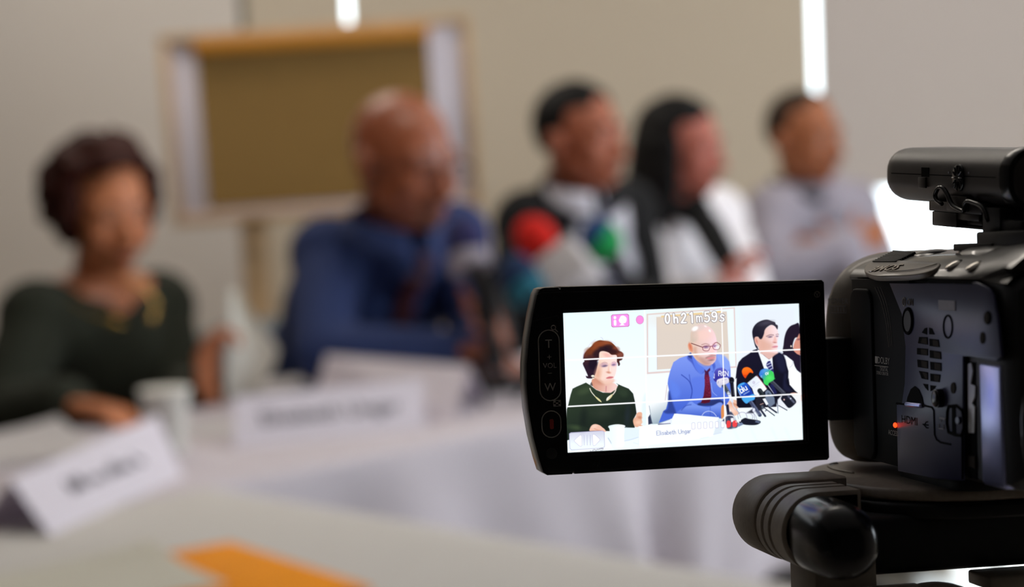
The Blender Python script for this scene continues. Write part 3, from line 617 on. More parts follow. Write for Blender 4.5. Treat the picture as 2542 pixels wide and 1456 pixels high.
    stroke_text(P, 'blu', Q('F', [(345, 335)])[0], -31, 15, 2.3, (246, 250, 255), .12)
    P.line(Q('F', [(390, 355), (485, 300)]), 2.6, (190, 206, 240), 2, .7); P.ell(Q('F', [(318, 345)])[0], 1.6, 5, (210, 226, 250), -20, 2, .7)
    # black microphone, flag microphone at the tie
    P.line(Q('E', [(1550, 140), (1575, 380)]), 9, (26, 26, 38), 2.2); P.ell(Q('E', [(1545, 100)])[0], 7, 8, (22, 24, 34), 0, 2)
    P.line(Q('E', [(1510, 130), (1585, 130)]), 1.2, (70, 80, 92), 1.4, .8); P.line(Q('E', [(1585, 160), (1590, 360)]), 1.4, (120, 126, 146), 1.6, .7)
    P.line(Q('E', [(1390, 160), (1490, 330)]), 10, (64, 72, 86), 2.2); P.line(Q('E', [(1430, 170), (1500, 300)]), 2, (130, 138, 156), 2.5, .8)
    P.line(Q('E', [(1490, 330), (1560, 480)]), 7, (226, 232, 246), 2); P.line(Q('E', [(1465, 325), (1520, 320)]), 1.2, (70, 80, 96), 1.2, .8); P.line(Q('E', [(1480, 360), (1530, 350)]), 1.2, (90, 98, 116), 1.2, .8)
    P.line(smooth2(Q('E', [(1560, 480), (1580, 570), (1640, 640), (1700, 700)]), 6, False), 2.2, (214, 218, 232), 1.6)
    RC = Q('B', [(1290, 1456), (1300, 1330), (1340, 1270), (1420, 1245), (1490, 1260), (1550, 1320), (1565, 1456)]) + Q('E', [(1520, 40), (1400, 50), (1280, 130), (1220, 90)])
    P.blob(RC, grad((92, 92, 196), (56, 52, 156), Q('B', [(1420, 1260)])[0], Q('B', [(1400, 1440)])[0]), 2)
    stroke_text(P, 'RCN', Q('B', [(1382, 1398)])[0], 1, 11.5, 1.8, (236, 240, 255), .1)
    P.line(Q('B', [(1300, 1360), (1300, 1440)]), 1.6, (214, 222, 250), 1.4); P.line(Q('B', [(1284, 1425), (1300, 1445)]), 1.6, (214, 222, 250), 1.4)
    P.blob(Q('E', [(1275, 150), (1290, 90), (1380, 58), (1470, 52), (1500, 90), (1495, 140), (1430, 175), (1370, 190), (1350, 235), (1300, 200)]), grad((236, 230, 240), (206, 204, 226), Q('E', [(1380, 70)])[0], Q('E', [(1400, 180)])[0]), 2)
    P.line(Q('E', [(1300, 150), (1310, 120)]), 1.6, (130, 130, 170), 2, .7); P.line(Q('E', [(1380, 95), (1460, 85)]), 1.6, (150, 150, 186), 2, .6)
    # recorders, cables, red plugs
    P.line(Q('E', [(1470, 560), (1500, 800)]), 7, (34, 34, 60), 2.4)
    P.blob(Q('E', [(1370, 830), (1430, 780), (1500, 680), (1560, 690), (1640, 850), (1674, 880), (1640, 960), (1480, 980), (1450, 900)]), (56, 60, 86), 3, .9)
    P.blob(Q('F', [(300, 860), (400, 785), (480, 800), (640, 825), (695, 850), (670, 890), (580, 915), (400, 905)]), (26, 28, 44), 2)
    P.poly(Q('F', [(590, 860), (610, 830), (690, 845), (670, 880)]), (110, 124, 158), 2, .8)
    P.poly(Q('F', [(440, 690), (560, 610), (600, 640), (560, 700)]), (40, 42, 58), 3, .9)
    P.poly(Q('F', [(270, 890), (350, 865), (385, 900), (290, 945)]), (120, 136, 168), 2)
    for arc in ([(290, 800), (280, 720), (340, 680), (420, 700), (450, 790)], [(330, 780), (300, 700), (250, 620)], [(560, 700), (600, 740), (630, 820)], [(560, 640), (580, 760), (590, 820)], [(430, 700), (520, 710), (550, 760), (540, 810)]):
        P.line(smooth2(Q('F', arc), 6, False), 1.3, (150, 150, 176), 1.4, .9)
    P.ell(Q('F', [(570, 640)])[0], 3.4, 5, (226, 230, 246), 10, 2); P.ell(Q('F', [(320, 830)])[0], 2, 3, (246, 246, 252), 10, 1.6)
    P.line(smooth2(Q('E', [(1375, 830), (1420, 760), (1500, 735), (1580, 750), (1610, 830)]), 8, False), 2.4, (232, 234, 244), 1.4)
    P.line(smooth2(Q('E', [(1010, 735), (1060, 680), (1140, 660), (1220, 690), (1270, 750)]), 8, False), 1.6, (206, 218, 250), 1.4, .9)
    P.poly(Q('E', [(1530, 790), (1580, 780), (1600, 850), (1540, 860)]), (246, 246, 252), 2)
    P.blob(Q('E', [(1460, 850), (1500, 830), (1535, 860), (1530, 930), (1500, 955), (1460, 950)]), (238, 66, 70), 1.8)
    P.blob(Q('E', [(1570, 850), (1610, 828), (1645, 850), (1645, 920), (1610, 950), (1565, 930)]), (240, 70, 74), 1.8)
    P.ell(Q('E', [(1630, 855)])[0], 1.6, 1.2, (255, 220, 220), 30, 1.4)
    # name cards
    P.poly(Q('E', [(230, 885), (470, 795), (520, 800), (480, 880), (260, 905)]), (232, 240, 252), 1.8)
    P.poly(Q('E', [(215, 890), (240, 880), (330, 880), (440, 872), (445, 885), (220, 905)]), (96, 92, 128), 1.8, .85)
    P.poly(Q('E', [(510, 703), (1310, 770), (1345, 830), (1210, 1110), (460, 1010), (470, 800)]), (246, 254, 255), 1.8)
    P.poly(Q('E', [(1310, 770), (1420, 960), (1345, 1055), (1215, 1085)]), (222, 234, 244), 2.4)
    P.line(Q('E', [(1210, 1085), (1370, 1050)]), 1.6, (206, 214, 240), 2, .8)
    P.poly(Q('D', [(1405, 930), (1600, 915)]) + Q('E', [(1000, 900), (1180, 920), (1215, 1110), (960, 1160), (100, 1260)]) + Q('D', [(1400, 1300)]), (252, 255, 255), 1.6)
    P.line(Q('D', [(1403, 930), (1402, 1280)]), 2, (228, 240, 246), 2, .8); P.line(Q('E', [(980, 1155), (1130, 1125)]), 1.6, (220, 236, 240), 2, .8)
    stroke_text(P, 'Elisabeth Ungar', Q('E', [(195, 1092)])[0], -3.6, 10.2, 1.35, (146, 158, 202), .165)
    # faint folds of the cloth
    for x in (200, 520, 900, 1150): P.line(Q('F', [(x, 980), (x + 90, 1180)]), 5, (232, 248, 250), 8, .6)
    # ------------------------------------------------ overlays of the camera
    P.line([(1596, 771), (1604.5, 1112)], 2.6, (255, 255, 255), 1.4, .85)
    P.line([(1787.6, 763), (1796.5, 1066)], 2.8, (255, 255, 255), 1.2, .95)
    P.line([(1400, 894.3), (1598.7, 885), (1986, 866.6)], 3.6, (252, 253, 255), 1.3)
    P.line([(1403, 1008.6), (1600, 998), (1989, 977.4)], 3.6, (252, 253, 255), 1.3)
    rrect = Q('A', [(948, 262), (975, 238), (1255, 222), (1285, 245), (1296, 440), (1275, 465), (985, 480), (957, 460)])
    P.poly(rrect, (176, 96, 156), 1.3); cx = sum(p[0] for p in rrect) / 8; cy = sum(p[1] for p in rrect) / 8
    P.poly([(cx + (x - cx) * .95, cy + (y - cy) * .93) for x, y in rrect], (252, 150, 240), 1.2)
    P.ell(Q('A', [(1022, 296)])[0], 3.4, 4, (255, 255, 255), 0, 1.2); P.line(Q('A', [(1024, 362), (1027, 425)]), 6.4, (255, 255, 255), 1.2)
    P.blob(Q('A', [(1130, 270), (1175, 255), (1230, 285), (1245, 335), (1225, 390), (1185, 405), (1190, 425), (1210, 440), (1110, 445), (1130, 425), (1140, 405), (1115, 390), (1095, 345), (1110, 310)]), (255, 255, 255), 1.4)
    P.line(Q('A', [(1140, 300), (1180, 330), (1170, 370)]), .8, (252, 190, 244), 1, .7)
    P.ell(Q('A', [(1492, 335)])[0], 9.5, 10.8, (186, 104, 166), 0, 1.3); P.ell(Q('A', [(1492, 335)])[0], 8.9, 10.2, (252, 148, 226), 0, 1.2)
    def tc(col, gw):
        def S(pts, w, sm=True): P.line(smooth2(Q('B', pts), 6, False) if sm else Q('B', pts), w + gw, col, 1.0)
        S([(405 + 38 * math.cos(a), 312 + 86 * math.sin(a)) for a in [k * math.pi / 8 for k in range(17)]], 4.6)
        S([(522, 225), (535, 390)], 4.4, False); S([(530, 320), (562, 288), (592, 310), (600, 390)], 4.2)
        S([(675, 245), (712, 207), (746, 240), (730, 295), (672, 385)], 4.4); S([(672, 390), (760, 385)], 4, False)
        S([(835, 222), (868, 195), (880, 385)], 4.4, False)
        S([(958, 262), (970, 375)], 3, False); S([(965, 290), (988, 262), (1010, 285), (1018, 372)], 3); S([(1015, 285), (1038, 262), (1060, 282), (1068, 368)], 3)
        S([(1195, 182), (1124, 188), (1128, 262)], 4.2, False); S([(1128, 262), (1165, 248), (1202, 285), (1195, 345), (1155, 370), (1115, 352)], 4.2)
        S([(1297 + 40 * math.cos(a), 228 + 46 * math.sin(a)) for a in [k * math.pi / 8 for k in range(17)]], 4.2); S([(1338, 215), (1346, 280), (1330, 345), (1292, 362), (1262, 345)], 4.2)
        S([(1485, 250), (1452, 232), (1420, 255), (1440, 287), (1475, 305), (1482, 335), (1448, 356), (1408, 340)], 3.8)
    tc((128, 120, 132), 2.4); tc((255, 255, 255), 0)
    for (x, y) in ((853, 928), (960, 920), (1067, 914), (1174, 908), (1279, 906), (1384, 900)):
        r = [(x - 30, y - 45), (x - 20, y - 58), (x + 20, y - 60), (x + 30, y - 48), (x + 32, y + 45), (x + 22, y + 56), (x - 18, y + 58), (x - 28, y + 47)]
        P.poly(Q('E', r), (255, 255, 255), 1, .9); P.line(Q('E', r + r[:1]), .8, (160, 158, 206), .9, .85)
    btn = Q('D', [(170, 1060), (200, 1038), (760, 1008), (790, 1030), (796, 1290), (770, 1318), (215, 1350), (185, 1325)])
    P.poly(btn, grad((206, 206, 228), (240, 250, 255), Q('D', [(480, 1030)])[0], Q('D', [(480, 1250)])[0]), 1.4, .82)
    P.line(btn + btn[:1], 1.1, (168, 164, 206), 1.1, .85)
    for t in ([(255, 1185), (285, 1150), (365, 1082), (392, 1095), (398, 1270), (380, 1286), (350, 1280), (280, 1215)], [(582, 1085), (600, 1068), (640, 1090), (715, 1160), (710, 1180), (640, 1262), (605, 1278), (590, 1262)]):
        P.poly(Q('D', t), (255, 255, 255), 1.2); P.line(Q('D', t + t[:1]), .9, (186, 182, 218), 1, .8)
    for x in (432, 485, 540): P.line(Q('D', [(x, 1085), (x + 4, 1265)]), 1.5, (190, 192, 220), 1.2, .8)
    for k, (x, y) in enumerate(((535, 1386), (575, 1376), (600, 1360), (630, 1370), (660, 1358), (690, 1350), (715, 1340), (740, 1335))):
        P.line(smooth2(Q('D', [(x, y), (x + 12, y - 22), (x + 24, y - 2)]), 4, False), 1.1, (116, 112, 140), 1, .75)
    P.line(smooth2(Q('D', [(720, 1365), (765, 1350), (770, 1325), (735, 1330)]), 5, False), 1.1, (130, 126, 152), 1, .7)
    return P
# ---------------------------------------------------------------- tables in an L, with white cloths
P0 = Vector((-.43, 2.69, 0)); D_ = Vector((.7051, .7091, 0)); N_ = Vector((-.7091, .7051, 0))
ZT = .75
def st(s, t, z=0.0): return P0 + D_ * s + N_ * t + Vector((0, 0, z))
ANG = math.atan2(D_.y, D_.x)
M_CLOTH = mat('white_tablecloth', (206, 198, 204), .9, var=.015, scale=12, bump=.15, bump_scale=700)
M_CLOTH2 = mat('white_tablecloth_plain', (208, 204, 198), .9, var=.015, scale=12, bump=.15, bump_scale=700)
M_TOP = mat('laminate_grey', (150, 148, 144), .5, var=.04)
M_LEG = mat('steel_grey', (120, 120, 124), .35, .8)
def table(label, s0, s1, t0, t1):
    t = empty('folding_table', st((s0 + s1) / 2, (t0 + t1) / 2), (0, 0, ANG), label, 'table')
    w, d = s1 - s0, t1 - t0
    b = B(); box(b, (0, 0, ZT - .02), (w, d, .028), .006); obj('tabletop', b, M_TOP, t)
    for sx in (-1, 1):
        for sy in (-1, 1):
            b = B(); tube(b, [(sx * (w / 2 - .08), sy * (d / 2 - .06), .0), (sx * (w / 2 - .08), sy * (d / 2 - .06), ZT - .034)], .016, 14, 'flat'); obj('leg', b, M_LEG, t)
    return t
L0, L1, TD = -.78, 3.0, .62
table('long folding table under white cloth where the five people sit', L0, L1, .012, TD)
table('near folding table under white cloth, with the orange folder', -.78, -.012, -1.45, -.012)

def cloth(name, label, s0, s1, t0, t1, front, back, hem, m, seed, left=False):
    """cloth lying on a table, hanging over the named edges in folds; one sheet with thickness"""
    rr = random.Random(seed); ph = [rr.random() * 6.3 for _ in range(8)]
    b = B()
    if not left: prof = []                         # (t, z, hang) across the table from the front hem to the back hem
    ext0, ext1 = t0, t1
    prof = []
    if front:
        for k in range(15): prof.append((ext0 - .012, hem + (ZT + .0 - hem - .012) * k / 14, 1 - k / 14))
    prof += [(ext0 - .010, ZT - .006, 0), (ext0 - .004, ZT - .0005, 0), (ext0 + .006, ZT + .0015, 0)]
    nT = 14
    for k in range(1, nT): prof.append((ext0 + (ext1 - ext0) * k / nT, ZT + .0015, 0))
    prof += [(ext1 - .006, ZT + .0015, 0), (ext1 + .004, ZT - .0005, 0), (ext1 + .010, ZT - .006, 0)]
    if back:
        for k in range(9): prof.append((ext1 + .012, ZT - .012 - .2 * k / 8, -k / 8))
    ns = max(24, int((s1 - s0) / .022))
    grid = []
    for i in range(ns + 1):
        s = s0 + (s1 - s0) * i / ns; row = []
        f = .5 * math.sin(s * 17 + ph[0]) + .32 * math.sin(s * 29 + ph[1]) + .25 * math.sin(s * 9 + ph[2])
        for (t, z, h) in prof:
            a = abs(h)
            sk = s + (.10 * a * math.sin(s * 6 + ph[3]) if a else 0)
            off = .065 * a ** .8 * (f + .35) * min(1, max(0, (s - .02) / .12)) if a else .0
            t2 = t - off if h > 0 else t + abs(off) * .5
            row.append(b.verts.new(st(sk, t2, z)))
        grid.append(row)
    for i in range(ns):
        for j in range(len(prof) - 1):
            b.faces.new((grid[i][j], grid[i + 1][j], grid[i + 1][j + 1], grid[i][j + 1]))
    bmesh.ops.recalc_face_normals(b, faces=b.faces[:])
    o = obj(name, b, m, None, 60)
    sol = o.modifiers.new('thickness', 'SOLIDIFY'); sol.thickness = .0012; sol.offset = 1
    return tag(o, label, 'tablecloth')
cloth('tablecloth', 'white cloth over the long table, hanging in folds behind the camcorder screen', L0 - .01, L1 + .01, .004, TD, True, True, .39, M_CLOTH, 3)
def cloth_near():
    b = B(); s0, s1, t0, t1 = -.79, .0, -1.46, -.012
    rr = random.Random(8); prof = []
    for k in range(9): prof.append((s1 + .010, ZT - .012 - .16 * (1 - k / 8), 1 - k / 8))
    prof += [(s1 + .008, ZT - .006, 0), (s1 + .003, ZT - .0005, 0), (s1 - .006, ZT + .0015, 0)]
    for k in range(1, 15): prof.append((s1 - .006 + (s0 - s1) * k / 15, ZT + .0015, 0))
    prof += [(s0 + .004, ZT - .0005, 0), (s0 - .006, ZT - .008, 0)]
    for k in range(1, 7): prof.append((s0 - .008, ZT - .012 - .03 * k, -k / 6))
    rows = []; n = 60
    for i in range(n + 1):
        t = t0 + (t1 - t0) * i / n; f = .5 * math.sin(t * 19 + 1) + .4 * math.sin(t * 31) + .4
        rows.append([b.verts.new(st(s + (.012 * h * f), t, z)) for (s, z, h) in prof])
    for i in range(n):
        for j in range(len(prof) - 1): b.faces.new((rows[i][j], rows[i][j + 1], rows[i + 1][j + 1], rows[i + 1][j]))
    bmesh.ops.recalc_face_normals(b, faces=b.faces[:])
    o = obj('tablecloth', b, M_CLOTH2, None, 60)
    sol = o.modifiers.new('thickness', 'SOLIDIFY'); sol.thickness = .0012; sol.offset = 1
    tag(o, 'plain white cloth on the near table with the orange folder', 'tablecloth')
cloth_near()
ZC_ = ZT + .0030                                    # top of the cloth

# ---------------------------------------------------------------- papers, cards, cup, folder
M_PAPER = paper('white_paper', (222, 218, 218), .25)
M_CARD = paper('white_card', (240, 234, 242), .25)
M_INK = mat('dark_ink', (70, 68, 74), .8)
M_ORANGE = mat('orange_card', (244, 150, 2), .7, var=.04, scale=20, spec=.15)
M_CUP = mat('white_paper_cup', (224, 222, 212), .6, var=.01)
def tent_card(label, bl, br, ridge_l, ridge_r, writing=None):
    """folded card standing like a tent: front base corners, ridge corners; the rear is the mirror image"""
    t = empty('name_card', (Vector(bl) + Vector(br)) / 2, None, label, 'name card'); o0 = t.location.copy()
    bl, br, rl, rr_ = [Vector(v) - o0 for v in (bl, br, ridge_l, ridge_r)]
    def back(b_, r): return Vector((2 * r.x - b_.x, 2 * r.y - b_.y, b_.z))
    kl, kr = back(bl, rl), back(br, rr_)
    for nm, (a, b_, c, d) in (('front_panel', (bl, br, rr_, rl)), ('back_panel', (kl, kr, rr_, rl))):
        b = B(); n = (b_ - a).cross(d - a).normalized() * .0006
        if nm == 'back_panel': n = -n
        lo = [b.verts.new(v) for v in (a, b_, c, d)]; hi = [b.verts.new(v - n) for v in (a, b_, c, d)]
        b.faces.new(lo); b.faces.new(hi[::-1])
        for i in range(4): b.faces.new((lo[i], hi[i], hi[(i + 1) % 4], lo[(i + 1) % 4]))
        bmesh.ops.recalc_face_normals(b, faces=b.faces[:]); obj(nm, b, M_CARD, t, 0)
    b = B(); x = (br - bl).normalized(); up = (rl - bl); up = (up - x * up.dot(x)).normalized(); n = x.cross(up).normalized()
    w = (br - bl).length; c0 = (bl + br + rl + rr_) / 4
    M = Matrix((x, up, n)).transposed().to_4x4(); M.translation = c0 + n * .0016
    if writing:
        add_text(b, writing, .036, M)
    else:                                           # an illegible line of handwriting: slanted pen strokes
        r = random.Random(5); u = -w * .26
        while u < w * .26:
            hgt = r.choice((.012, .014, .022)); q = M @ Vector((u, -.008, 0)); q2 = M @ Vector((u + .005, -.008 + hgt, 0))
            tube(b, [q, q2], .0011, 6, 'flat'); q3 = M @ Vector((u + .010, -.008, 0)); tube(b, [q2, q3], .0009, 6, 'flat')
            u += .0105 if r.random() > .14 else .024
    obj('writing', b, M_INK, t, 0)
    return t
tent_card('white folded name card tilted at the lower left, nearest the camera',
          on_z(125, 1330, ZC_), on_z(455, 1182, ZC_), at(25, 1190, 2.44), at(390, 1030, 2.86))
a0, a1 = on_z(582, 1112, ZC_), on_z(1055, 1062, ZC_)
tent_card('white folded name card with a dark name, right of the paper cup', a0, a1, at(580, 985, a0.y + .062), at(1050, 940, a1.y + .062), 'Elisabeth Ungar')
b0, b1 = Vector((-.355, 3.50, ZC_)), on_z(1130, 1045, ZC_)
tent_card_b = None
def card_back():
    t = empty('name_card', (b0 + b1) / 2, None, 'blank white folded card directly below the forearms of the man in blue', 'name card'); o0 = t.location.copy()
    rl, rr_ = at(810, 880, 3.53) - o0, at(1165, 908, 3.28) - o0; bl, br = b0 - o0, b1 - o0
    kl, kr = Vector((2 * rl.x - bl.x, 2 * rl.y - bl.y, bl.z)), Vector((2 * rr_.x - br.x, 2 * rr_.y - br.y, br.z))
    for nm, q in (('front_panel', (bl, br, rr_, rl)), ('back_panel', (kl, kr, rr_, rl))):
        b = B(); n = (q[1] - q[0]).cross(q[3] - q[0]).normalized() * .0006
        lo = [b.verts.new(v) for v in q]; hi = [b.verts.new(v - n) for v in q]
        b.faces.new(lo); b.faces.new(hi[::-1])
        for i in range(4): b.faces.new((lo[i], hi[i], hi[(i + 1) % 4], lo[(i + 1) % 4]))
        bmesh.ops.recalc_face_normals(b, faces=b.faces[:]); obj(nm, b, M_CARD, t, 0)
card_back()
# paper cup
c = on_z(417, 1122, ZC_)
t = empty('paper_cup', c, None, 'white paper cup on the table before the woman in dark green', 'cup')
b = B(); lathe(b, [(.026, 0), (.027, .002), (.0365, .090), (.0385, .092), (.0385, .095), (.0355, .095), (.0345, .088), (.0255, .006), (.001, .005)], (0, 0, 0)); obj('cup_wall', b, M_CUP, t)
b = B(); lathe(b, [(.0362, 0.0895), (.0386, .0905), (.0394, .093), (.0386, .0955), (.0362, .0955)], (0, 0, 0)); obj('rim', b, M_CUP, t)

def sheet(name, label, cat, c, w, d, rot, th, m, curl=0.0, group=None, z=None):
    b = B(); nx, ny = 10, 8; g = []
    for i in range(nx + 1):
        row = []
        for j in range(ny + 1):
            u, v = (i / nx - .5), (j / ny - .5)
            row.append(b.verts.new((u * w, v * d, th + curl * max(0, u + v - .35) ** 2)))
        g.append(row)
    for i in range(nx):
        for j in range(ny): b.faces.new((g[i][j], g[i + 1][j], g[i + 1][j + 1], g[i][j + 1]))
    r = bmesh.ops.extrude_face_region(b, geom=b.faces[:])
    bmesh.ops.translate(b, vec=(0, 0, -th), verts=[v for v in r['geom'] if isinstance(v, bmesh.types.BMVert)])
    bmesh.ops.recalc_face_normals(b, faces=b.faces[:])
    o = obj(name, b, m, None, 40); o.location = (c[0], c[1], z if z is not None else ZC_); o.rotation_euler = (0, 0, rot)
    return tag(o, label, cat, group)
M_OFFW = paper('off_white_paper', (226, 222, 206), .2)
ap = on_z(572, 1358, ZC_); d1 = Vector((.58, -.81, 0)); d2 = Vector((-.81, -.58, 0))
t = empty('folder', ap + d1 * .155 + d2 * .11, (0, 0, math.atan2(d1.y, d1.x)), 'orange card folder on the near table at the bottom of the picture', 'folder')
b = B(); box(b, (0, 0, .0012), (.31, .22, .0022), .0008); obj('back_cover', b, M_ORANGE, t)
b = B(); box(b, (0, 0, .0036), (.306, .216, .0020), .0006); obj('paper_sheets', b, M_PAPER, t)
b = B(); box(b, (0, 0, .0058), (.31, .22, .0020), .0008); obj('front_cover', b, M_ORANGE, t)
q = on_z(270, 1455, ZC_); sheet('paper_sheet', 'loose white sheet overlapping the left side of the orange folder', 'paper', q + Vector((-.05, -.03, 0)), .30, .21,   .55, .0006, M_OFFW, .03, z=ZC_ + .0072)
q = on_z(40, 1122, ZC_); sheet('paper_stack', 'stack of white papers by the sleeve of the woman in green', 'papers', q, .22, .30, .5, .010, M_PAPER, .04)
q = on_z(530, 1062, ZC_); sheet('paper_sheet', 'white sheet lying between the paper cup and the folded card behind it', 'paper', q, .14, .16, .9, .0008, M_PAPER)
q = on_z(690, 955, ZC_); sheet('paper_sheet', 'white sheet lying behind the name card, left of the blue sleeve', 'paper', q, .26, .17, .35, .0008, M_PAPER)
# ---------------------------------------------------------------- notice board on an easel
M_WOOD = mat('pale_wood', (204, 172, 132), .55, var=.10, scale=14)
M_WHITEB = mat('whiteboard_enamel', (236, 228, 236), .35, var=.01)
M_KRAFT = mat('kraft_paper', (152, 118, 62), .85, var=.03, scale=30)
M_CLIP = mat('yellow_wood_clip', (206, 140, 44), .5, var=.05)
BY = 5.2; cB = at(797, 301, BY); sB = BY / PX
t = empty('easel_board', (cB.x, BY, 0), None, 'easel board with brown paper behind the bald man', 'board')
zc = cB.z; Rb = Matrix.Rotation(math.radians(-1.5), 3, 'Y')
def bb(b, u0, u1, v0, v1, y, th, bev=.002):
    """board piece given in photograph pixels from the centre (v down)"""
    c = Rb @ Vector(((u0 + u1) / 2 * sB, 0, -(v0 + v1) / 2 * sB)); box(b, (c.x, y, zc + c.z), ((u1 - u0) * sB, th, (v1 - v0) * sB), bev, 2, Rb)
for (u0, u1, v0, v1) in ((-384, 384, -236, -214), (-384, 384, 214, 236), (-384, -362, -214, 214), (362, 384, -214, 214)):
    b = B(); bb(b, u0, u1, v0, v1, 0, .028, .003); obj('frame_rail', b, M_WOOD, t)
b = B(); bb(b, -364, 364, -216, 216, .004, .010, .001); obj('white_panel', b, M_WHITEB, t)
b = B(); bb(b, -294, 276, -198, 196, -.004, .004, .0); obj('brown_paper', b, M_KRAFT, t)
b = B(); bb(b, -298, 280, -216, -184, -.018, .022, .003); obj('clip_bar', b, M_CLIP, t)
for px_ in (-182, 190):
    b = B(); x = px_ * sB; v = [(x, -.0, .0), (x, .0, zc - 225 * sB)]
    box(b, (x, .03, (zc - .1) / 2 + .01), (.072, .028, zc - .1), .004); obj('leg', b, M_WOOD, t)
b = B(); box(b, (.004, .03, .36), (.50, .02, .05), .003); obj('crossbar', b, M_WOOD, t)
# ---------------------------------------------------------------- people
def skin(name, col, rough=.48): return mat(name, col, rough, var=.05, scale=22, bump=.08, bump_scale=500, sub=.12)
M_EYE = mat('eye_white', (168, 156, 150), .35, var=.01)
M_IRIS = mat('iris_dark_brown', (40, 26, 18), .25)
M_LIP = mat('lips', (126, 60, 50), .5)
def remesh(o, vox, it=4, fac=.5):
    r = o.modifiers.new('one_surface', 'REMESH'); r.mode = 'VOXEL'; r.voxel_size = vox; r.use_smooth_shade = True
    s = o.modifiers.new('soften', 'SMOOTH'); s.factor = fac; s.iterations = it
    return o
def head_rot(phi, pitch=0, roll=0):
    return Matrix.Rotation(math.radians(phi), 3, 'Z') @ Matrix.Rotation(math.radians(pitch), 3, 'X') @ Matrix.Rotation(math.radians(roll), 3, 'Y')

class Person:
    def __init__(s, name, label, floor_xy, skin_m):
        s.root = empty(name, (floor_xy[0], floor_xy[1], 0), None, label, 'person'); s.o = s.root.location.copy(); s.skin = skin_m; s.bm = B()
    def child(s, name, bm, m, smooth=60, parent=None):
        bmesh.ops.translate(bm, vec=-s.o, verts=bm.verts[:])
        return obj(name, bm, m, parent or s.root, smooth)
    # ---- head with face, in head axes: x across, -y forward, z up
    def head(s, c, R, k=1.0, jaw=1.0, female=False):
        s.hc, s.hR, s.hk = Vector(c), R, k
        w = lambda x, y, z: s.hc + R @ (Vector((x, y, z)) * k)
        s.w = w; b = s.bm
        E = lambda p, r, rot=None: ball(b, w(*p), [v * k for v in r], R if rot is None else R @ rot, 24, 16)
        E((0, .012, .030), (.076, .098, .088)); E((0, -.012, .012), (.070, .082, .080))
        E((0, -.030, -.036), (.058 * jaw, .060, .070)); E((0, -.040, -.080), (.040 * jaw, .046, .034)); E((0, -.066, -.096), (.022 * jaw, .020, .018))
        for sx in (-1, 1):
            E((sx * .040, -.062, -.030), (.025, .024, .034)); E((sx * .034, -.077, .019), (.027, .014, .010)); E((sx * .044, -.016, -.062), (.018 * jaw, .034, .028))
            tube(b, [w(sx * .016, -.0835, .002), w(sx * .031, -.0880, .0085), w(sx * .048, -.0790, .002)], [.004 * k, .0055 * k, .0045 * k], 10); tube(b, [w(sx * .017, -.0825, -.006), w(sx * .031, -.0860, -.0115), w(sx * .047, -.0785, -.006)], [.004 * k, .005 * k, .004 * k], 10)
            rt = Matrix.Rotation(math.radians(sx * 18), 3, 'Z')
            E((sx * .078, .018, -.012), (.008, .018, .031), rt); E((sx * .082, .024, .0), (.007, .017, .020), rt); E((sx * .077, .010, -.036), (.007, .010, .012))
        tube(b, [w(0, -.084, .012), w(0, -.098, -.015), w(0, -.112, -.040)], [.0085 * k, .0105 * k, .0135 * k], 12)
        for sx in (-1, 1): E((sx * .013, -.098, -.044), (.010, .012, .009))
        E((0, -.088, -.067), (.026, .013, .008)); E((0, -.086, -.079), (.021, .013, .009))
        for sx in (-1, 1):
            e = B(); ball(e, w(sx * .032, -.0770, -.001), .0125 * k, R, 16, 12); ey = s.child('eye', e, M_EYE)
            e = B(); ball(e, w(sx * .032, -.0862, -.001), (.0056 * k, .0042 * k, .0056 * k), R, 12, 8); s.child('iris', e, M_IRIS, 60, ey)
        e = B(); ball(e, w(0, -.0965, -.0690), (.020 * k, .0055 * k, .0040 * k), R, 16, 10); ball(e, w(0, -.0950, -.0762), (.0175 * k, .0055 * k, .0045 * k), R, 16, 10); s.child('lips', e, M_LIP)
    def brows(s, m, th=.0035):
        for sx in (-1, 1):
            e = B(); tube(e, [s.w(sx * .016, -.0935, .021), s.w(sx * .032, -.0935, .027), s.w(sx * .050, -.080, .021)], [th * s.hk, th * s.hk, th * .5 * s.hk], 10); s.child('eyebrow', e, m)
    # ---- hand: palm of four rays, four fingers in three joints, thumb from the side of the palm
    def hand(s, W, f, pn, side, curl=.35, k=1.0, spread=.10, thumb=.55):
        b = s.bm; W = Vector(W); f = Vector(f).normalized(); pn = Vector(pn); pn = (pn - f * pn.dot(f)).normalized(); lat = f.cross(pn).normalized() * side
        lens = ((.040, .025, .020), (.045, .028, .021), (.042, .026, .020), (.032, .020, .017))
        for i, L in enumerate(lens):
            off = (1.5 - i) * .0205 * k                          # index finger lies on the thumb side
            K = W + f * (.088 - .004 * abs(i - 1)) * k + lat * off
            tube(b, [W + lat * off * .55 + f * .004, K], [.0145 * k, .0115 * k], 10)
            d = (f + lat * spread * (1.5 - i) * .5).normalized(); p = K; r = .0092 * k
            for j, seg in enumerate(L):
                ang = curl * (.8, 1.15, .8)[j] * (1 + .12 * i)
                d = (d * math.cos(ang) + pn * math.sin(ang)).normalized() if j == 0 else (Matrix.Rotation(ang, 3, d.cross(pn).normalized()) @ d).normalized()
                q = p + d * seg * k; tube(b, [p, q], [r, r * .92], 10); p = q; r *= .93
        T0 = W + f * .022 * k + lat * .026 * k
        d = (f * .62 + lat * .72 + pn * .35).normalized(); p = T0; tube(b, [W + f * .015 * k + lat * .010 * k, T0], [.014 * k, .0125 * k], 10)
        for seg, r in ((.036, .0115), (.030, .0105), (.024, .0095)):
            q = p + d * seg * k; tube(b, [p, q], [r * k, r * .93 * k], 10); p = q; d = (d + f * .25 * thumb + pn * .28 * thumb).normalized()
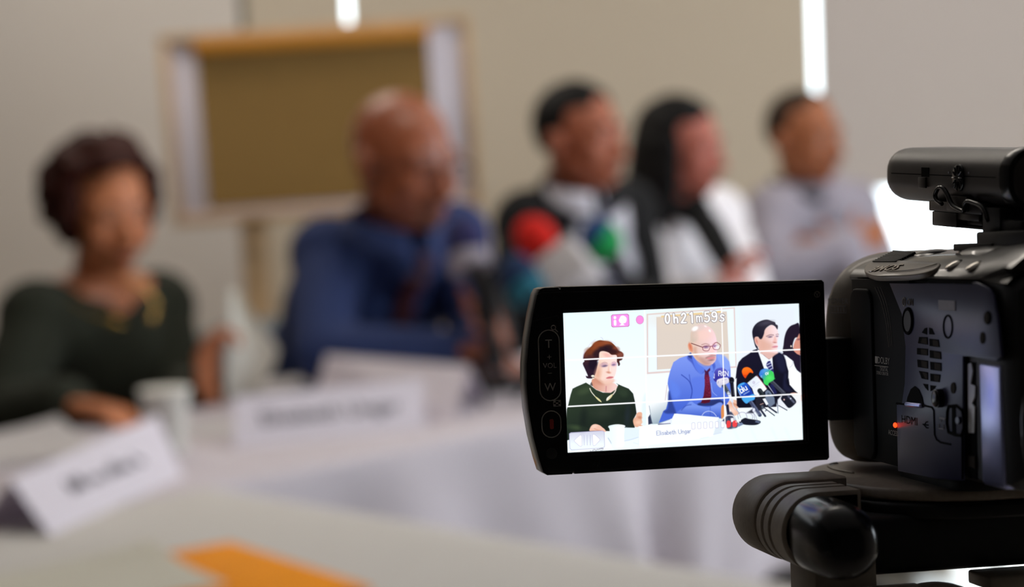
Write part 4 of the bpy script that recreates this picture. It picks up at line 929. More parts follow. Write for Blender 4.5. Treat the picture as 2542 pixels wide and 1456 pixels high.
    def legs(s, hip, phi, k=1.0, tuck=.02):
        fw = Vector((math.sin(math.radians(phi)), -math.cos(math.radians(phi)), 0)); lt = Vector((-fw.y, fw.x, 0)); out = []
        for sd in (-1, 1):
            h = Vector(hip) + lt * sd * .09 * k - Vector((0, 0, .03)); kn = h + fw * .40 * k; kn.z = max(.46, h.z - .09); an = kn + fw * tuck; an.z = .085
            out.append((h, kn, an)); tube(s.bm, [h, kn], [.075 * k, .056 * k], 14); tube(s.bm, [kn, kn.lerp(an, .35), an], [.054 * k, .054 * k, .036 * k], 14)
            tube(s.bm, [an + Vector((0, 0, -.035)) - fw * .03, an + Vector((0, 0, -.048)) + fw * .14], [.036, .030], 12)
        s.leg = out
    def trousers(s, m):
        e = B()
        for h, kn, an in s.leg:
            tube(e, [h, kn], [.092, .070], 14); tube(e, [kn, an + Vector((0, 0, .02))], [.070, .056], 14)
        ball(e, (s.leg[0][0] + s.leg[1][0]) / 2 + Vector((0, 0, .03)), (.17, .15, .12))
        o = s.child('trousers', e, m); remesh(o, .012, 4)
        e = B()
        for h, kn, an in s.leg:
            fw = (kn - h); fw.z = 0; fw.normalize(); tube(e, [an + Vector((0, 0, -.045)) - fw * .035, an + Vector((0, 0, -.05)) + fw * .15], [.041, .035], 14)
        s.child('shoes', e, M_SHOE)
    def torso(s, e, nb, sl, sr, hip, phi, inf=0.0, chest=(.150, .105, .165), belly=(.140, .110, .150), neck_r=.055):
        """trunk of ellipsoids in the body's own axes, joined to shoulders and neck"""
        R = Matrix.Rotation(math.radians(phi), 3, 'Z'); nb, sl, sr, hip = [Vector(v) for v in (nb, sl, sr, hip)]
        mid = (sl + sr) / 2; ax = (mid - hip)
        tilt = ax.to_track_quat('Z', 'Y').to_matrix()
        up = ax.normalized(); lat = (sr - sl); lat = (lat - up * lat.dot(up)).normalized(); fwd = up.cross(lat).normalized()
        RR = Matrix((lat, fwd, up)).transposed()
        ch = hip.lerp(mid, .68); be = hip.lerp(mid, .34)
        ball(e, ch, [v + inf for v in chest], RR, 24, 16); ball(e, be, [v + inf for v in belly], RR, 24, 16); ball(e, hip, (.165 + inf, .125 + inf, .12 + inf), RR, 24, 16)
        for sh in (sl, sr):
            ball(e, sh, .060 + inf, None, 18, 12); tube(e, [sh, nb.lerp(mid, .35)], [.058 + inf, .056 + inf], 14); tube(e, [sh, ch.lerp(mid, .3)], [.060 + inf, .09 + inf], 14)
        s.chest, s.RR, s.mid = ch, RR, mid
    def neck(s, nb, r=.055):
        nb = Vector(nb); top = s.w(0, .022, -.045); tube(s.bm, [top, top.lerp(nb, .55), nb, nb.lerp(s.mid, .6)], [r * .95, r * .97, r * 1.15, r * 1.5], 18)
    def arm(s, sh, el, wr): tube(s.bm, [sh, Vector(sh).lerp(Vector(el), .5), el], [.048, .045, .038], 14); tube(s.bm, [el, Vector(el).lerp(Vector(wr), .35), wr], [.039, .040, .026], 14)
    def sleeve(s, e, sh, el, wr, inf=.012, to=.93, cuff=.004):
        sh, el, wr = Vector(sh), Vector(el), Vector(wr); c = el.lerp(wr, to)
        tube(e, [sh, sh.lerp(el, .5), el], [.054 + inf, .050 + inf, .044 + inf], 16); tube(e, [el, el.lerp(wr, .4), c], [.044 + inf, .042 + inf, .032 + inf + cuff], 16)
    def collar(s, m, r0, r1, z0, z1, cy=.024, bk=1.0):
        e = B(); g = []
        for i in range(29):
            a = math.radians(-162 + 324 * i / 28); fr = (1 - math.cos(a)) / 2; row = []; k_ = bk + (1 - bk) * min(1, 1.6 * fr); zz = z0 + (z1 - z0) * k_
            for rr_, z in ((r0, z0 - .018 * fr), (r0 + .003, z0 + .006 - .022 * fr), ((r0 + r1) / 2, (z0 + zz) / 2 - .026 * fr), (r0 + (r1 - r0) * k_, zz - .030 * fr ** 2)):
                row.append(e.verts.new(s.w(rr_ * math.sin(a) * 1.02, cy + rr_ * math.cos(a) * 1.08, z)))
            g.append(row)
        for i in range(28):
            for j in range(3): e.faces.new((g[i][j], g[i + 1][j], g[i + 1][j + 1], g[i][j + 1]))
        bmesh.ops.recalc_face_normals(e, faces=e.faces[:]); o = s.child('collar', e, m)
        sd = o.modifiers.new('thickness', 'SOLIDIFY'); sd.thickness = .003; return o
    def finish(s, vox=.0055): o = s.child('body', s.bm, s.skin); remesh(o, vox, 5, .5); s.body = o
    def patch(s, name, m, pts, target, off=.004, th=.003, n=14, phi=None):
        """cloth panel laid on the chest: outline pts in (across, up) from the chest centre, dropped onto the garment"""
        e = B(); P = [Vector(p) for p in pts]
        left, right = P[:len(P) // 2], P[len(P) // 2:][::-1]
        def along(L, t):
            f = t * (len(L) - 1); i = min(int(f), len(L) - 2); return L[i].lerp(L[i + 1], f - i)
        g = []
        for i in range(n + 1):
            a, c = along(left, i / n), along(right, i / n); g.append([e.verts.new((a.lerp(c, j / 8).x, -.19, a.lerp(c, j / 8).y)) for j in range(9)])
        for i in range(n):
            for j in range(8): e.faces.new((g[i][j], g[i + 1][j], g[i + 1][j + 1], g[i][j + 1]))
        bmesh.ops.recalc_face_normals(e, faces=e.faces[:])
        o = obj(name, e, m, s.root, 60); o.location = s.chest - s.o; o.rotation_euler = (s.RR.to_euler() if phi is None else Euler((0, 0, math.radians(phi))))
        w = o.modifiers.new('lie', 'SHRINKWRAP'); w.target = target; w.wrap_method = 'PROJECT'; w.use_project_y = True; w.use_positive_direction = True; w.use_negative_direction = False; w.offset = off; w.project_limit = .6; w.wrap_mode = 'ABOVE_SURFACE'
        sd = o.modifiers.new('thickness', 'SOLIDIFY'); sd.thickness = th; sd.offset = 1
        return o
    def hair(s, name, m, keep, c=(0, .014, .034), r=(.079, .101, .090), br=.014, n=420, seed=1, jit=.2, vox=.006, it=3):
        e = B(); rr = random.Random(seed); gold = math.pi * (3 - 5 ** .5)
        for i in range(n):
            z = 1 - 2 * (i + .5) / n; q = math.sqrt(1 - z * z); a = gold * i; d = Vector((q * math.cos(a), q * math.sin(a), z))
            if not keep(d): continue
            j = 1 + (rr.random() - .5) * jit
            p = s.w(c[0] + d.x * r[0] * j, c[1] + d.y * r[1] * j, c[2] + d.z * r[2] * j)
            q_ = bmesh.ops.create_icosphere(e, subdivisions=1, radius=br * s.hk * (1 + (rr.random() - .5) * jit * 2)); bmesh.ops.translate(e, vec=p, verts=q_['verts'])
        return e
    def hair_obj(s, name, e, m, vox=.006, it=3): o = s.child(name, e, m); remesh(o, vox, it); return o
M_SHOE = mat('black_leather', (24, 22, 22), .35)
M_TROU = mat('dark_trousers', (38, 38, 44), .85)
def hairmat(name, col): return mat(name, col, .6, var=.35, scale=60, bump=.5, bump_scale=260, spec=.2)

# ---- woman with auburn curls
p = Person('person', 'woman with auburn curly hair in a dark green jumper, hands on the table', at(250, 1150, 3.80).to_2d(), skin('skin_fair', (200, 126, 84)))
R_ = head_rot(36, 6)
p.head(at(262, 528, 3.60), R_, .93, .92, True)
M_AUB = hairmat('auburn_hair', (56, 20, 10)); p.brows(hairmat('brow_brown', (70, 42, 30)), .003)
nb, sA, sB, hip = at(246, 708, 3.68), at(92, 790, 3.57), at(392, 762, 3.80), at(250, 1150, 3.86)
eA, wA = at(5, 1040, 3.44), at(168, 1000, 3.32); eB, wB = at(440, 985, 3.72), at(522, 985, 3.52)
p.torso(p.bm, nb, sA, sB, hip, 40, 0, (.135, .105, .15), (.13, .11, .14)); p.neck(nb, .047)
p.arm(sA, eA, wA); p.arm(sB, eB, wB)
p.hand(wA, (.84, -.30, -.16), (.1, -.2, -1), 1, .55, 1.1); p.hand(wB, (.02, -.12, 1), (.85, -.4, .1), -1, .55, .92)
p.legs(hip, 42, .95); p.finish(); p.trousers(M_TROU)
M_GREEN = mat('dark_green_wool', (40, 44, 32), .95, var=.12, scale=70, bump=.4, bump_scale=400)
e = B(); p.torso(e, nb + Vector((0, .012, -.075)), sA, sB, hip, 40, .014, (.140, .112, .15), (.135, .115, .14)); p.sleeve(e, sA, eA, wA, .012, .96); p.sleeve(e, sB, eB, wB, .012, .88)
tube(e, [nb + Vector((0, .05, -.10)), nb.lerp(p.mid, .9) + Vector((0, .02, -.05))], [.06, .09], 18)
jm = p.child('jumper', e, M_GREEN); remesh(jm, .008, 5)
e = p.hair('hair', M_AUB, lambda d: not (d.y < -.30 and d.z < .52 and abs(d.x) < .80) and d.z > -.80 and not (d.y < -.55 and d.z < .62), (0, .020, .036), (.094, .108, .098), .021, 520, 3, .30)
p.hair_obj('hair', e, M_AUB, .006, 2)
M_GOLD = mat('gold', (206, 176, 96), .25, .9)
e = B(); arc = [(.082 * math.sin(a), .02 - .082 * math.cos(a) - .03 * max(0, math.cos(a)), -.150 - .030 * math.cos(a)) for a in [math.radians(d_) for d_ in range(-150, -24, 14)]]
for sx in (-1, 1):
    q = [Vector((sx * abs(x), y - .035, z - .012)) for x, y, z in arc]; q = [p.w(*v) for v in q]
    tube(e, q, [.0028] * len(q), 8)
    tip = q[-1]; dr = (q[-1] - q[-2]).normalized(); tube(e, [tip, tip + dr * .014, tip + dr * .034], [.003, .0085, .002], 12)
p.child('necklace', e, M_GOLD)
M_SILV = mat('silver', (210, 206, 196), .25, .9)
for sx in (-1, 1):
    e = B(); ball(e, p.w(sx * .080, .006, -.052), (.007, .007, .008), None, 10, 8); p.child('earring', e, M_SILV)
# sheet she holds upright
M_SHEET = mat('held_paper', (222, 220, 208), .8, var=.01)
def held_sheet():
    e = B(); g = []
    for i in range(9):
        v = i / 8; row = []
        for j in range(7):
            u = j / 6
            px = 570 - 12 * v + u * (66 + 62 * math.sin(math.pi * min(1, v * 1.02)) ** 1.4) * (.35 + .65 * min(1, v * 2)); py = 722 + 288 * v
            row.append(e.verts.new(at(px, py, 3.50 + .05 * u + .03 * math.sin(3 * u))))
        g.append(row)
    for i in range(8):
        for j in range(6): e.faces.new((g[i][j], g[i + 1][j], g[i + 1][j + 1], g[i][j + 1]))
    o0 = sum((v.co for v in e.verts), Vector()) / len(e.verts); bmesh.ops.translate(e, vec=-o0, verts=e.verts[:])
    bmesh.ops.recalc_face_normals(e, faces=e.faces[:]); o = obj('paper_sheet', e, M_SHEET, None, 60); o.location = o0
    s_ = o.modifiers.new('thickness', 'SOLIDIFY'); s_.thickness = .001
    tag(o, 'curved white sheet held upright by the woman in dark green', 'paper')
held_sheet()

# ---- bald man in the blue shirt
p = Person('person', 'bald man with glasses in a blue shirt and dark red tie', at(800, 1050, 4.10).to_2d(), skin('skin_ruddy', (160, 92, 62), .34))
p.head(at(1002, 398, 3.72), head_rot(46, 8), 1.06, 1.06); p.brows(hairmat('brow_dark', (70, 46, 36)), .003)
nb, sA, sB, hip = at(968, 575, 3.87), at(812, 632, 3.82), at(1126, 590, 3.95), at(775, 1060, 4.14)
eA, wA = at(800, 880, 3.64), at(1125, 882, 3.62); eB, wB = at(1180, 810, 3.88), at(1205, 868, 3.66)
p.torso(p.bm, nb, sA, sB, hip, 30, 0); p.neck(nb, .062); p.arm(sA, eA, wA); p.arm(sB, eB, wB)
p.hand(wA, (.9, -.25, .02), (.2, -.4, -.8), 1, .6); p.hand(wB, (.25, -.55, .45), (-.7, -.5, 0), -1, .75)
p.legs(hip, 46); p.finish(); p.trousers(M_TROU)
M_BLUE = mat('blue_cotton', (33, 51, 98), .85, var=.05, scale=40, bump=.2, bump_scale=700)
e = B(); p.torso(e, nb + Vector((0, .01, -.04)), sA, sB, hip, 30, .016, (.155, .115, .17), (.150, .125, .16)); p.sleeve(e, sA, eA, wA, .014, .93); p.sleeve(e, sB, eB, wB, .014, .93)
tube(e, [nb + Vector((-.02, .03, -.01)), nb.lerp(p.mid, .8)], [.075, .11], 18)
sh = p.child('shirt', e, M_BLUE); remesh(sh, .008, 6)
p.collar(M_BLUE, .066, .086, -.098, -.140)
M_TIE = mat('dark_red_tie', (62, 12, 22), .6, var=.3, scale=140)
p.patch('tie', M_TIE, [(-.022, .185), (-.018, .08), (-.034, -.08), (-.042, -.17), (.042, -.17), (.034, -.08), (.018, .08), (.022, .185)], sh, .006, .004, 18)
e = B(); ball(e, p.w(0, -.064, -.172), (.016, .013, .019), p.hR); p.child('tie_knot', e, M_TIE)
M_GLS = mat('dark_red_spectacle_frame', (52, 18, 22), .3)
e = B()
for sx in (-1, 1):
    q = [p.w(sx * .034 + .025 * math.cos(a), -.106 + .012 * abs(.034 + sx * .0) * 0 , -.006 + .016 * math.sin(a)) for a in [k * math.pi / 10 for k in range(22)]]; tube(e, q, .0019, 8, 'flat')
    tube(e, [p.w(sx * .059, -.105, .002), p.w(sx * .078, -.06, .002), p.w(sx * .084, .012, -.002), p.w(sx * .082, .03, -.014)], .0019, 8)
tube(e, [p.w(-.010, -.106, -.002), p.w(0, -.110, .001), p.w(.010, -.106, -.002)], .0018, 8); p.child('glasses', e, M_GLS)
e = B()
tube(e, [p.w(-.027, -.080, -.078), p.w(-.022, -.091, -.063), p.w(0, -.1025, -.0575), p.w(.022, -.091, -.063), p.w(.027, -.080, -.078)], [.0035, .0045, .0045, .0045, .0035], 10)
ball(e, p.w(0, -.0840, -.097), [.019, .0075, .012], p.hR); tube(e, [p.w(-.016, -.082, -.095), p.w(-.027, -.080, -.078)], .0035, 8); tube(e, [p.w(.016, -.082, -.095), p.w(.027, -.080, -.078)], .0035, 8)
o = p.child('goatee', e, hairmat('grey_stubble', (92, 66, 52))); remesh(o, .003, 3)

# ---- young man in the dark suit
p = Person('person', 'dark-haired man in a black suit with white shirt and striped tie', at(1350, 900, 4.66).to_2d(), skin('skin_light_tan', (172, 98, 68)))
p.head(at(1442, 342, 4.30), head_rot(54, 0), .95, 1.0); M_BRW = hairmat('black_brown_hair', (13, 10, 9)); p.brows(M_BRW, .004)
nb, sA, sB, hip = at(1430, 486, 4.40), at(1314, 560, 4.32), at(1548, 530, 4.50), at(1350, 905, 4.66)
eA, wA = at(1290, 780, 4.20), at(1450, 818, 4.05); eB, wB = at(1600, 760, 4.45), at(1580, 815, 4.16)
p.torso(p.bm, nb, sA, sB, hip, 40, 0); p.neck(nb, .057); p.arm(sA, eA, wA); p.arm(sB, eB, wB)
p.hand(wA, (.85, -.4, 0), (0, -.2, -1), 1, .35); p.hand(wB, (-.3, -.8, 0), (0, -.2, -1), -1, .35)
p.legs(hip, 48); p.finish(); p.trousers(M_TROU)
M_SUIT = mat('black_suit_wool', (11, 11, 13), .95, var=.08, scale=80, bump=.15, bump_scale=700)
M_SHIRTW = mat('white_shirt', (214, 212, 220), .85, var=.01)
e = B(); p.torso(e, nb + Vector((0, .012, -.035)), sA, sB, hip, 40, .022, (.155, .115, .165), (.150, .120, .155)); p.sleeve(e, sA, eA, wA, .018, .9); p.sleeve(e, sB, eB, wB, .018, .9)
tube(e, [nb + Vector((-.025, .045, .0)), nb.lerp(p.mid, .8) + Vector((0, .02, 0))], [.066, .12], 18)
jk = p.child('jacket', e, M_SUIT); remesh(jk, .008, 6)
p.patch('shirt_front', M_SHIRTW, [(-.070, .205), (-.090, .10), (-.064, -.02), (-.010, -.16), (.010, -.16), (.060, -.02), (.086, .10), (.068, .205)], jk, .003, .003, 18)
p.collar(M_SHIRTW, .056, .072, -.106, -.145, bk=.2)
p.patch('lapel', M_SUIT, [(-.102, .165), (-.122, .08), (-.092, -.03), (-.020, -.175), (-.006, -.165), (-.066, -.03), (-.093, .09), (-.079, .165)], jk, .007, .004, 16)
p.patch('lapel', M_SUIT, [(.102, .165), (.120, .08), (.092, -.03), (.020, -.175), (.006, -.165), (.062, -.03), (.089, .09), (.076, .165)], jk, .007, .004, 16)
def striped(name, c0, c1):
    m = mat(name, c0, .5); nt = m.node_tree; b_ = nt.nodes['Principled BSDF']; w = nt.nodes.new('ShaderNodeTexWave'); w.inputs['Scale'].default_value = 14; w.bands_direction = 'DIAGONAL'
    tc = nt.nodes.new('ShaderNodeTexCoord'); nt.links.new(tc.outputs['Object'], w.inputs['Vector']); r = nt.nodes.new('ShaderNodeValToRGB'); r.color_ramp.interpolation = 'CONSTANT'
    r.color_ramp.elements[0].color = lin(c0); r.color_ramp.elements[1].color = lin(c1); r.color_ramp.elements[1].position = .72
    nt.links.new(w.outputs['Fac'], r.inputs['Fac']); nt.links.new(r.outputs['Color'], b_.inputs['Base Color']); return m
M_TIE2 = striped('striped_navy_tie', (30, 30, 62), (150, 152, 170))
p.patch('tie', M_TIE2, [(-.017, .095), (-.014, .04), (-.026, -.05), (-.010, -.14), (.010, -.14), (.026, -.05), (.014, .04), (.017, .095)], jk, .008, .004, 16)
e = B(); ball(e, p.w(0, -.058, -.166), (.015, .012, .018), p.hR); p.child('tie_knot', e, M_TIE2)
e = p.hair('hair', None, lambda d: (d.y > .02 and d.z > -.62 and not (abs(d.x) > .8 and d.z < -.25 and d.y < .25)) or (d.z > .42 and d.y > -.70) or (abs(d.x) > .70 and d.z > -.1 and d.y > -.22), (0, .016, .034), (.073, .094, .087), .0125, 900, 5, .04)
p.hair_obj('hair', e, M_BRW, .005, 8)

# ---- woman with long black hair
p = Person('person', 'woman with long black hair and black scarf over a white blouse', at(1610, 850, 5.06).to_2d(), skin('skin_rosy', (184, 106, 88)))
p.head(at(1694, 366, 4.72), head_rot(58, 4), .95, .92, True); M_BLKH = hairmat('black_hair', (9, 7, 7)); p.brows(M_BLKH, .003)
nb, sA, sB, hip = at(1672, 508, 4.82), at(1590, 560, 4.72), at(1776, 540, 4.98), at(1640, 850, 5.06)
eA, wA = at(1640, 770, 4.62), at(1796, 740, 4.46); eB, wB = at(1848, 715, 4.86), at(1838, 720, 4.62)
p.torso(p.bm, nb, sA, sB, hip, 55, 0, (.13, .105, .15), (.125, .105, .14)); p.neck(nb, .046); p.arm(sA, eA, wA); p.arm(sB, eB, wB)
p.hand(wA, (.25, -.25, 1), (.8, -.4, 0), 1, .6, .92); p.hand(wB, (-.25, -.7, .35), (-.4, -.2, -.9), -1, .5, .92)
p.legs(hip, 50, .95); p.finish(); p.trousers(M_TROU)
M_BLOUSE = mat('white_blouse', (246, 242, 244), .85, var=.01, bump=.1)
e = B(); p.torso(e, nb + Vector((0, .012, -.035)), sA, sB, hip, 55, .022, (.140, .115, .155), (.14, .115, .145)); p.sleeve(e, sA, eA, wA, .018, .9); p.sleeve(e, sB, eB, wB, .018, .9)
bl = p.child('blouse', e, M_BLOUSE); remesh(bl, .008, 5)
M_SCARF = mat('black_scarf', (16, 16, 16), .95, var=.1)
e = B(); ringp = [p.w(.066 * math.sin(a), .030 - .066 * math.cos(a), -.135 - .022 * math.cos(a)) for a in [k * math.pi / 10 for k in range(21)]]; tube(e, ringp, .026, 14)
lo_ = [p.w(-.01, -.060, -.150), at(1722, 515, 4.68), at(1762, 570, 4.63), at(1794, 628, 4.60), at(1812, 668, 4.585), at(1826, 715, 4.585)]; tube(e, lo_, [.030, .034, .036, .034, .026, .018], 14)
sc_ = p.child('scarf', e, M_SCARF); remesh(sc_, .007, 4)
e = p.hair('hair', None, lambda d: (d.y > -.10 and d.z > -.95) or (d.z > .44 and d.y > -.78) or (abs(d.x) > .72 and d.y > -.38), (0, .020, .032), (.078, .098, .089), .015, 800, 7, .05)
for k in range(18):
    a = math.radians(-115 + 230 * k / 17); x, y = .082 * math.sin(a), .026 + .090 * math.cos(a)
    tube(e, [p.w(x, y, .02), p.w(x * 1.12, y * 1.05, -.08), p.w(x * 1.15, y * 1.0 + .01, -.165), p.w(x * 1.0, y * .85 + .02, -.225)], [.018, .022, .021, .010], 10)
p.hair_obj('hair', e, M_BLKH, .006, 8)

# ---- man in the pale shirt at the far end
p = Person('person', 'man with short brown hair in a pale grey shirt, arms folded', at(1985, 830, 5.50).to_2d(), skin('skin_tan', (164, 98, 60)))
p.head(at(1998, 342, 5.20), head_rot(44, 2), 1.0, 1.0); M_BRN2 = hairmat('short_brown_hair', (52, 36, 24)); p.brows(M_BRN2, .003)
nb, sA, sB, hip = at(2006, 478, 5.30), at(1920, 530, 5.16), at(2118, 515, 5.40), at(1985, 840, 5.54)
eA, wA = at(1915, 685, 5.06), at(2105, 608, 5.05); eB, wB = at(2178, 640, 5.32), at(2096, 640, 5.03)
p.torso(p.bm, nb, sA, sB, hip, 42, 0); p.neck(nb, .057); p.arm(sA, eA, wA); p.arm(sB, eB, wB)
p.hand(wA, (.85, .25, .28), (.2, .9, -.2), 1, .45, .92); p.hand(wB, (-.95, -.05, .25), (.1, .9, 0), -1, .6, .9)
p.legs(hip, 44, 1.0, -.16); p.finish(); p.trousers(M_TROU)
M_PALE = mat('pale_grey_shirt', (160, 154, 164), .85, var=.02, bump=.1)
e = B(); p.torso(e, nb + Vector((0, .012, -.035)), sA, sB, hip, 42, .020, (.155, .115, .165), (.150, .122, .155)); p.sleeve(e, sA, eA, wA, .016, .97); p.sleeve(e, sB, eB, wB, .016, .95)
tube(e, [nb + Vector((-.012, .03, -.01)), nb.lerp(p.mid, .8)], [.068, .11], 18)
sh = p.child('shirt', e, M_PALE); remesh(sh, .008, 5)
e = B(); tube(e, [p.w(.062 * math.sin(a), .022 - .058 * math.cos(a), -.128 - .028 * math.cos(a)) for a in [math.radians(-130 + 26 * k) for k in range(11)]], .0135, 12); p.child('collar', e, mat('dark_undershirt', (52, 46, 54), .9))
e = p.hair('hair', None, lambda d: (d.y > .05 and d.z > -.55 and not (abs(d.x) > .8 and d.z < -.2 and d.y < .25)) or (d.z > .55 and d.y > -.55) or (abs(d.x) > .74 and d.z > -.05 and d.y > -.15), (0, .014, .032), (.073, .094, .085), .0105, 900, 6, .04)
p.hair_obj('hair', e, M_BRN2, .005, 8)

# ---------------------------------------------------------------- chair of the man in blue
M_CHAIR = mat('pale_grey_plastic', (150, 152, 146), .45, var=.02); M_CHLEG = mat('black_steel', (26, 26, 28), .4, .5)
ch0 = at(690, 1000, 4.12); t = empty('chair', (ch0.x + .14, ch0.y + .06, 0), (0, 0, math.radians(42)), 'pale grey plastic chair behind the bald man in blue', 'chair')
b = B(); loft(b, [[(x, y - .012 * 0, z) for x, y, z in [(-w / 2, .20 + o_ + .02, zz), (-w / 4, .235 + o_, zz), (0, .245 + o_, zz), (w / 4, .235 + o_, zz), (w / 2, .20 + o_ + .02, zz), (w / 2, .212 + o_ + .02, zz), (w / 4, .247 + o_, zz), (0, .257 + o_, zz), (-w / 4, .247 + o_, zz), (-w / 2, .212 + o_ + .02, zz)]] for zz, w, o_ in ((.50, .34, -.01), (.57, .40, .0), (.68, .42, .02), (.77, .40, .04), (.80, .34, .046), (.81, .26, .048))]); obj('backrest', b, M_CHAIR, t)
b = B(); prism(b, rr_poly(.44, .42, .08), .425, .445, 'z', .006); obj('seat', b, M_CHAIR, t)
for sx in (-1, 1):
    for sy in (-1, 1):
        b = B(); pts = [(sx * .19, sy * .17, .425), (sx * .22, sy * .21, .0)]
        tube(b, pts, .011, 12, 'flat'); obj('leg', b, M_CHLEG, t)
    b = B(); tube(b, [(sx * .19, .16, .42), (sx * .20, .215, .50), (sx * .205, .235, .62)], .010, 12); obj('back_support', b, M_CHLEG, t)

# ---------------------------------------------------------------- microphones on the long table
M_FOAMK = mat('black_foam', (18, 18, 20), .95, bump=.6, bump_scale=900)
M_MICB = mat('microphone_body_black', (26, 26, 28), .4, .4)
def foam(name, col, var=.1): return mat(name, col, .95, var=var, bump=.6, bump_scale=900)
def mic(label, head, foot, foam_m, r=(.034, .034, .042), hr=.0125, cable=True):
    """table microphone: windshield, handle, clip, small tripod stand"""
    head, foot = Vector(head), Vector(foot); mid = foot.lerp(head, .42)
    base = Vector((mid.x, mid.y, ZC_)); t = empty('microphone', base, None, label, 'microphone', 'microphones on the long table')
    L = lambda v: Vector(v) - base
    ax = (head - foot).normalized(); R = ax.to_track_quat('Z', 'Y').to_matrix()
    b = B(); ball(b, L(head), r, R, 64, 40); w = obj('windshield', b, foam_m, t, 60)
    b = B(); tube(b, [L(foot), L(foot.lerp(head, .55)), L(head - ax * r[2] * .7)], [hr * .85, hr, hr * 1.35], 18); obj('handle', b, M_MICB, t)
    b = B(); tube(b, [L(mid - ax * .02), L(mid + ax * .02)], hr * 1.5, 16, 'flat'); tube(b, [L(mid), Vector((0, 0, max(.02, (mid.z - ZC_) * .55)))], .007, 10); obj('clip', b, M_MICB, t)
    zt = max(.02, (mid.z - ZC_) * .55)
    for k in range(3):
        a = 2 * math.pi * k / 3 + .4; b = B(); tube(b, [(0, 0, zt), (.065 * math.cos(a), .065 * math.sin(a), .0045)], .0042, 8); obj('stand_leg', b, M_MICB, t)
    return t, L, ax, R, w
t, L, ax, R, w = mic('microphone with red foam windshield and white flag, before the man in the suit', at(1330, 592, 3.52), at(1500, 815, 3.42), foam('red_foam', (214, 24, 8)), (.037, .037, .043))
c_ = L(at(1410, 672, 3.46)); b = B(); box(b, c_, (.082, .082, .075), .004, 2, R @ Matrix.Rotation(.5, 3, 'Z')); obj('flag', b, mat('white_mic_flag', (206, 200, 200), .6), t, 30)
t, L, ax, R, w = mic('microphone with half blue, half green windshield beside the white mic flag', at(1492, 598, 3.60), at(1640, 810, 3.52), foam('green_foam', (24, 156, 82)), (.037, .037, .044))
w.data.materials.append(foam('blue_foam', (22, 66, 120)))
dd = (_R * -.75 + _U * .6); cw_ = L(at(1492, 598, 3.60))
for f in w.data.polygons:
    if (Vector(f.center) - cw_).dot(dd) > .006: f.material_index = 1
t, L, ax, R, w = mic('microphone with dark blue windshield and teal collar, below the red one', at(1292, 690, 3.36), at(1400, 860, 3.30), foam('dark_blue_foam', (20, 46, 84)), (.034, .034, .046))
b = B(); tube(b, [L(at(1292, 690, 3.36)) - ax * .014, L(at(1292, 690, 3.36)) - ax * .040], [.0345, .030], 24, 'flat'); obj('collar', b, foam('teal_foam', (36, 110, 130)), t)
t, L, ax, R, w = mic('microphone with violet blue windshield and white ring, in front of the blue shirt', at(1155, 598, 3.42), at(1245, 905, 3.33), foam('violet_blue_foam', (44, 42, 88)), (.034, .034, .044))
b = B(); h_ = L(at(1164, 652, 3.41)); tube(b, [h_ + ax * .016, h_ - ax * .012], [.0352, .036], 28, 'flat'); obj('ring_flag', b, mat('white_ring', (150, 142, 152), .7), t)
t, L, ax, R, w = mic('plain black microphone standing beside the violet blue one', at(1212, 690, 3.64), at(1268, 880, 3.60), M_FOAMK, (.026, .026, .034))
def recorder(label, c, rot):
    t = empty('voice_recorder', c, (0, 0, rot), label, 'recorder', 'recorders on the table')
    b = B(); box(b, (0, 0, .012), (.115, .05, .022), .006, 3); obj('recorder_body', b, M_MICB, t)
    b = B(); box(b, (-.02, 0, .0235), (.045, .034, .002), .0006); obj('screen', b, mat('grey_lcd', (88, 98, 100), .2), t)
    for k in range(3):
        b = B(); box(b, (.022 + .012 * k, 0, .0238), (.008, .016, .003), .001); obj('button', b, M_CHROME_, t)
M_CHROME_ = mat('grey_button', (120, 120, 124), .4)
recorder('black recorder lying at the right end of the blank card', on_z(1255, 968, ZC_), .3)
recorder('black recorder behind the camcorder screen, under the blue windshield', on_z(1390, 930, ZC_), -.4)
b = B()
tube(b, smooth3 if False else [on_z(1190, 935, ZC_ + .004), on_z(1215, 950, ZC_ + .02), on_z(1240, 935, ZC_ + .03), on_z(1262, 915, ZC_ + .012), on_z(1300, 925, ZC_ + .004), on_z(1340, 900, ZC_ + .004)], .003, 8)
o = obj('cable', b, M_MICB, None, 60); tag(o, 'thin black cable looping between the recorder and the microphones', 'cable')
# ---------------------------------------------------------------- the camcorder (its own frame: x right, y away, z up, millimetres)
MM = .001
CC_LOC = Vector((.0412, .4872, 1.1736))
def _rot(y, t, r): return Matrix.Rotation(math.radians(y), 3, 'Z') @ Matrix.Rotation(math.radians(t), 3, 'X') @ Matrix.Rotation(math.radians(r), 3, 'Y')
CC_ROT = _rot(11.999, -3.688, 1.271)
_ci = CC_ROT.transposed(); _cl = _ci @ (CAM_LOC - CC_LOC)
def loc_pl(px, py, p0, n):
    """point of a plane of the camcorder (mm) measured at a pixel of the photograph"""
    r = _ci @ ray(px, py); p0 = Vector(p0) * MM; n = Vector(n)
    return (_cl + r * ((p0 - _cl).dot(n) / r.dot(n))) / MM
def side(px, py, x=44.0):
    p = loc_pl(px, py, (x, 0, 0), (1, 0, 0)); return (p.y, p.z)
def face(px, py, y=0.0):
    p = loc_pl(px, py, (0, y, 0), (0, 1, 0)); return (p.x, p.z)

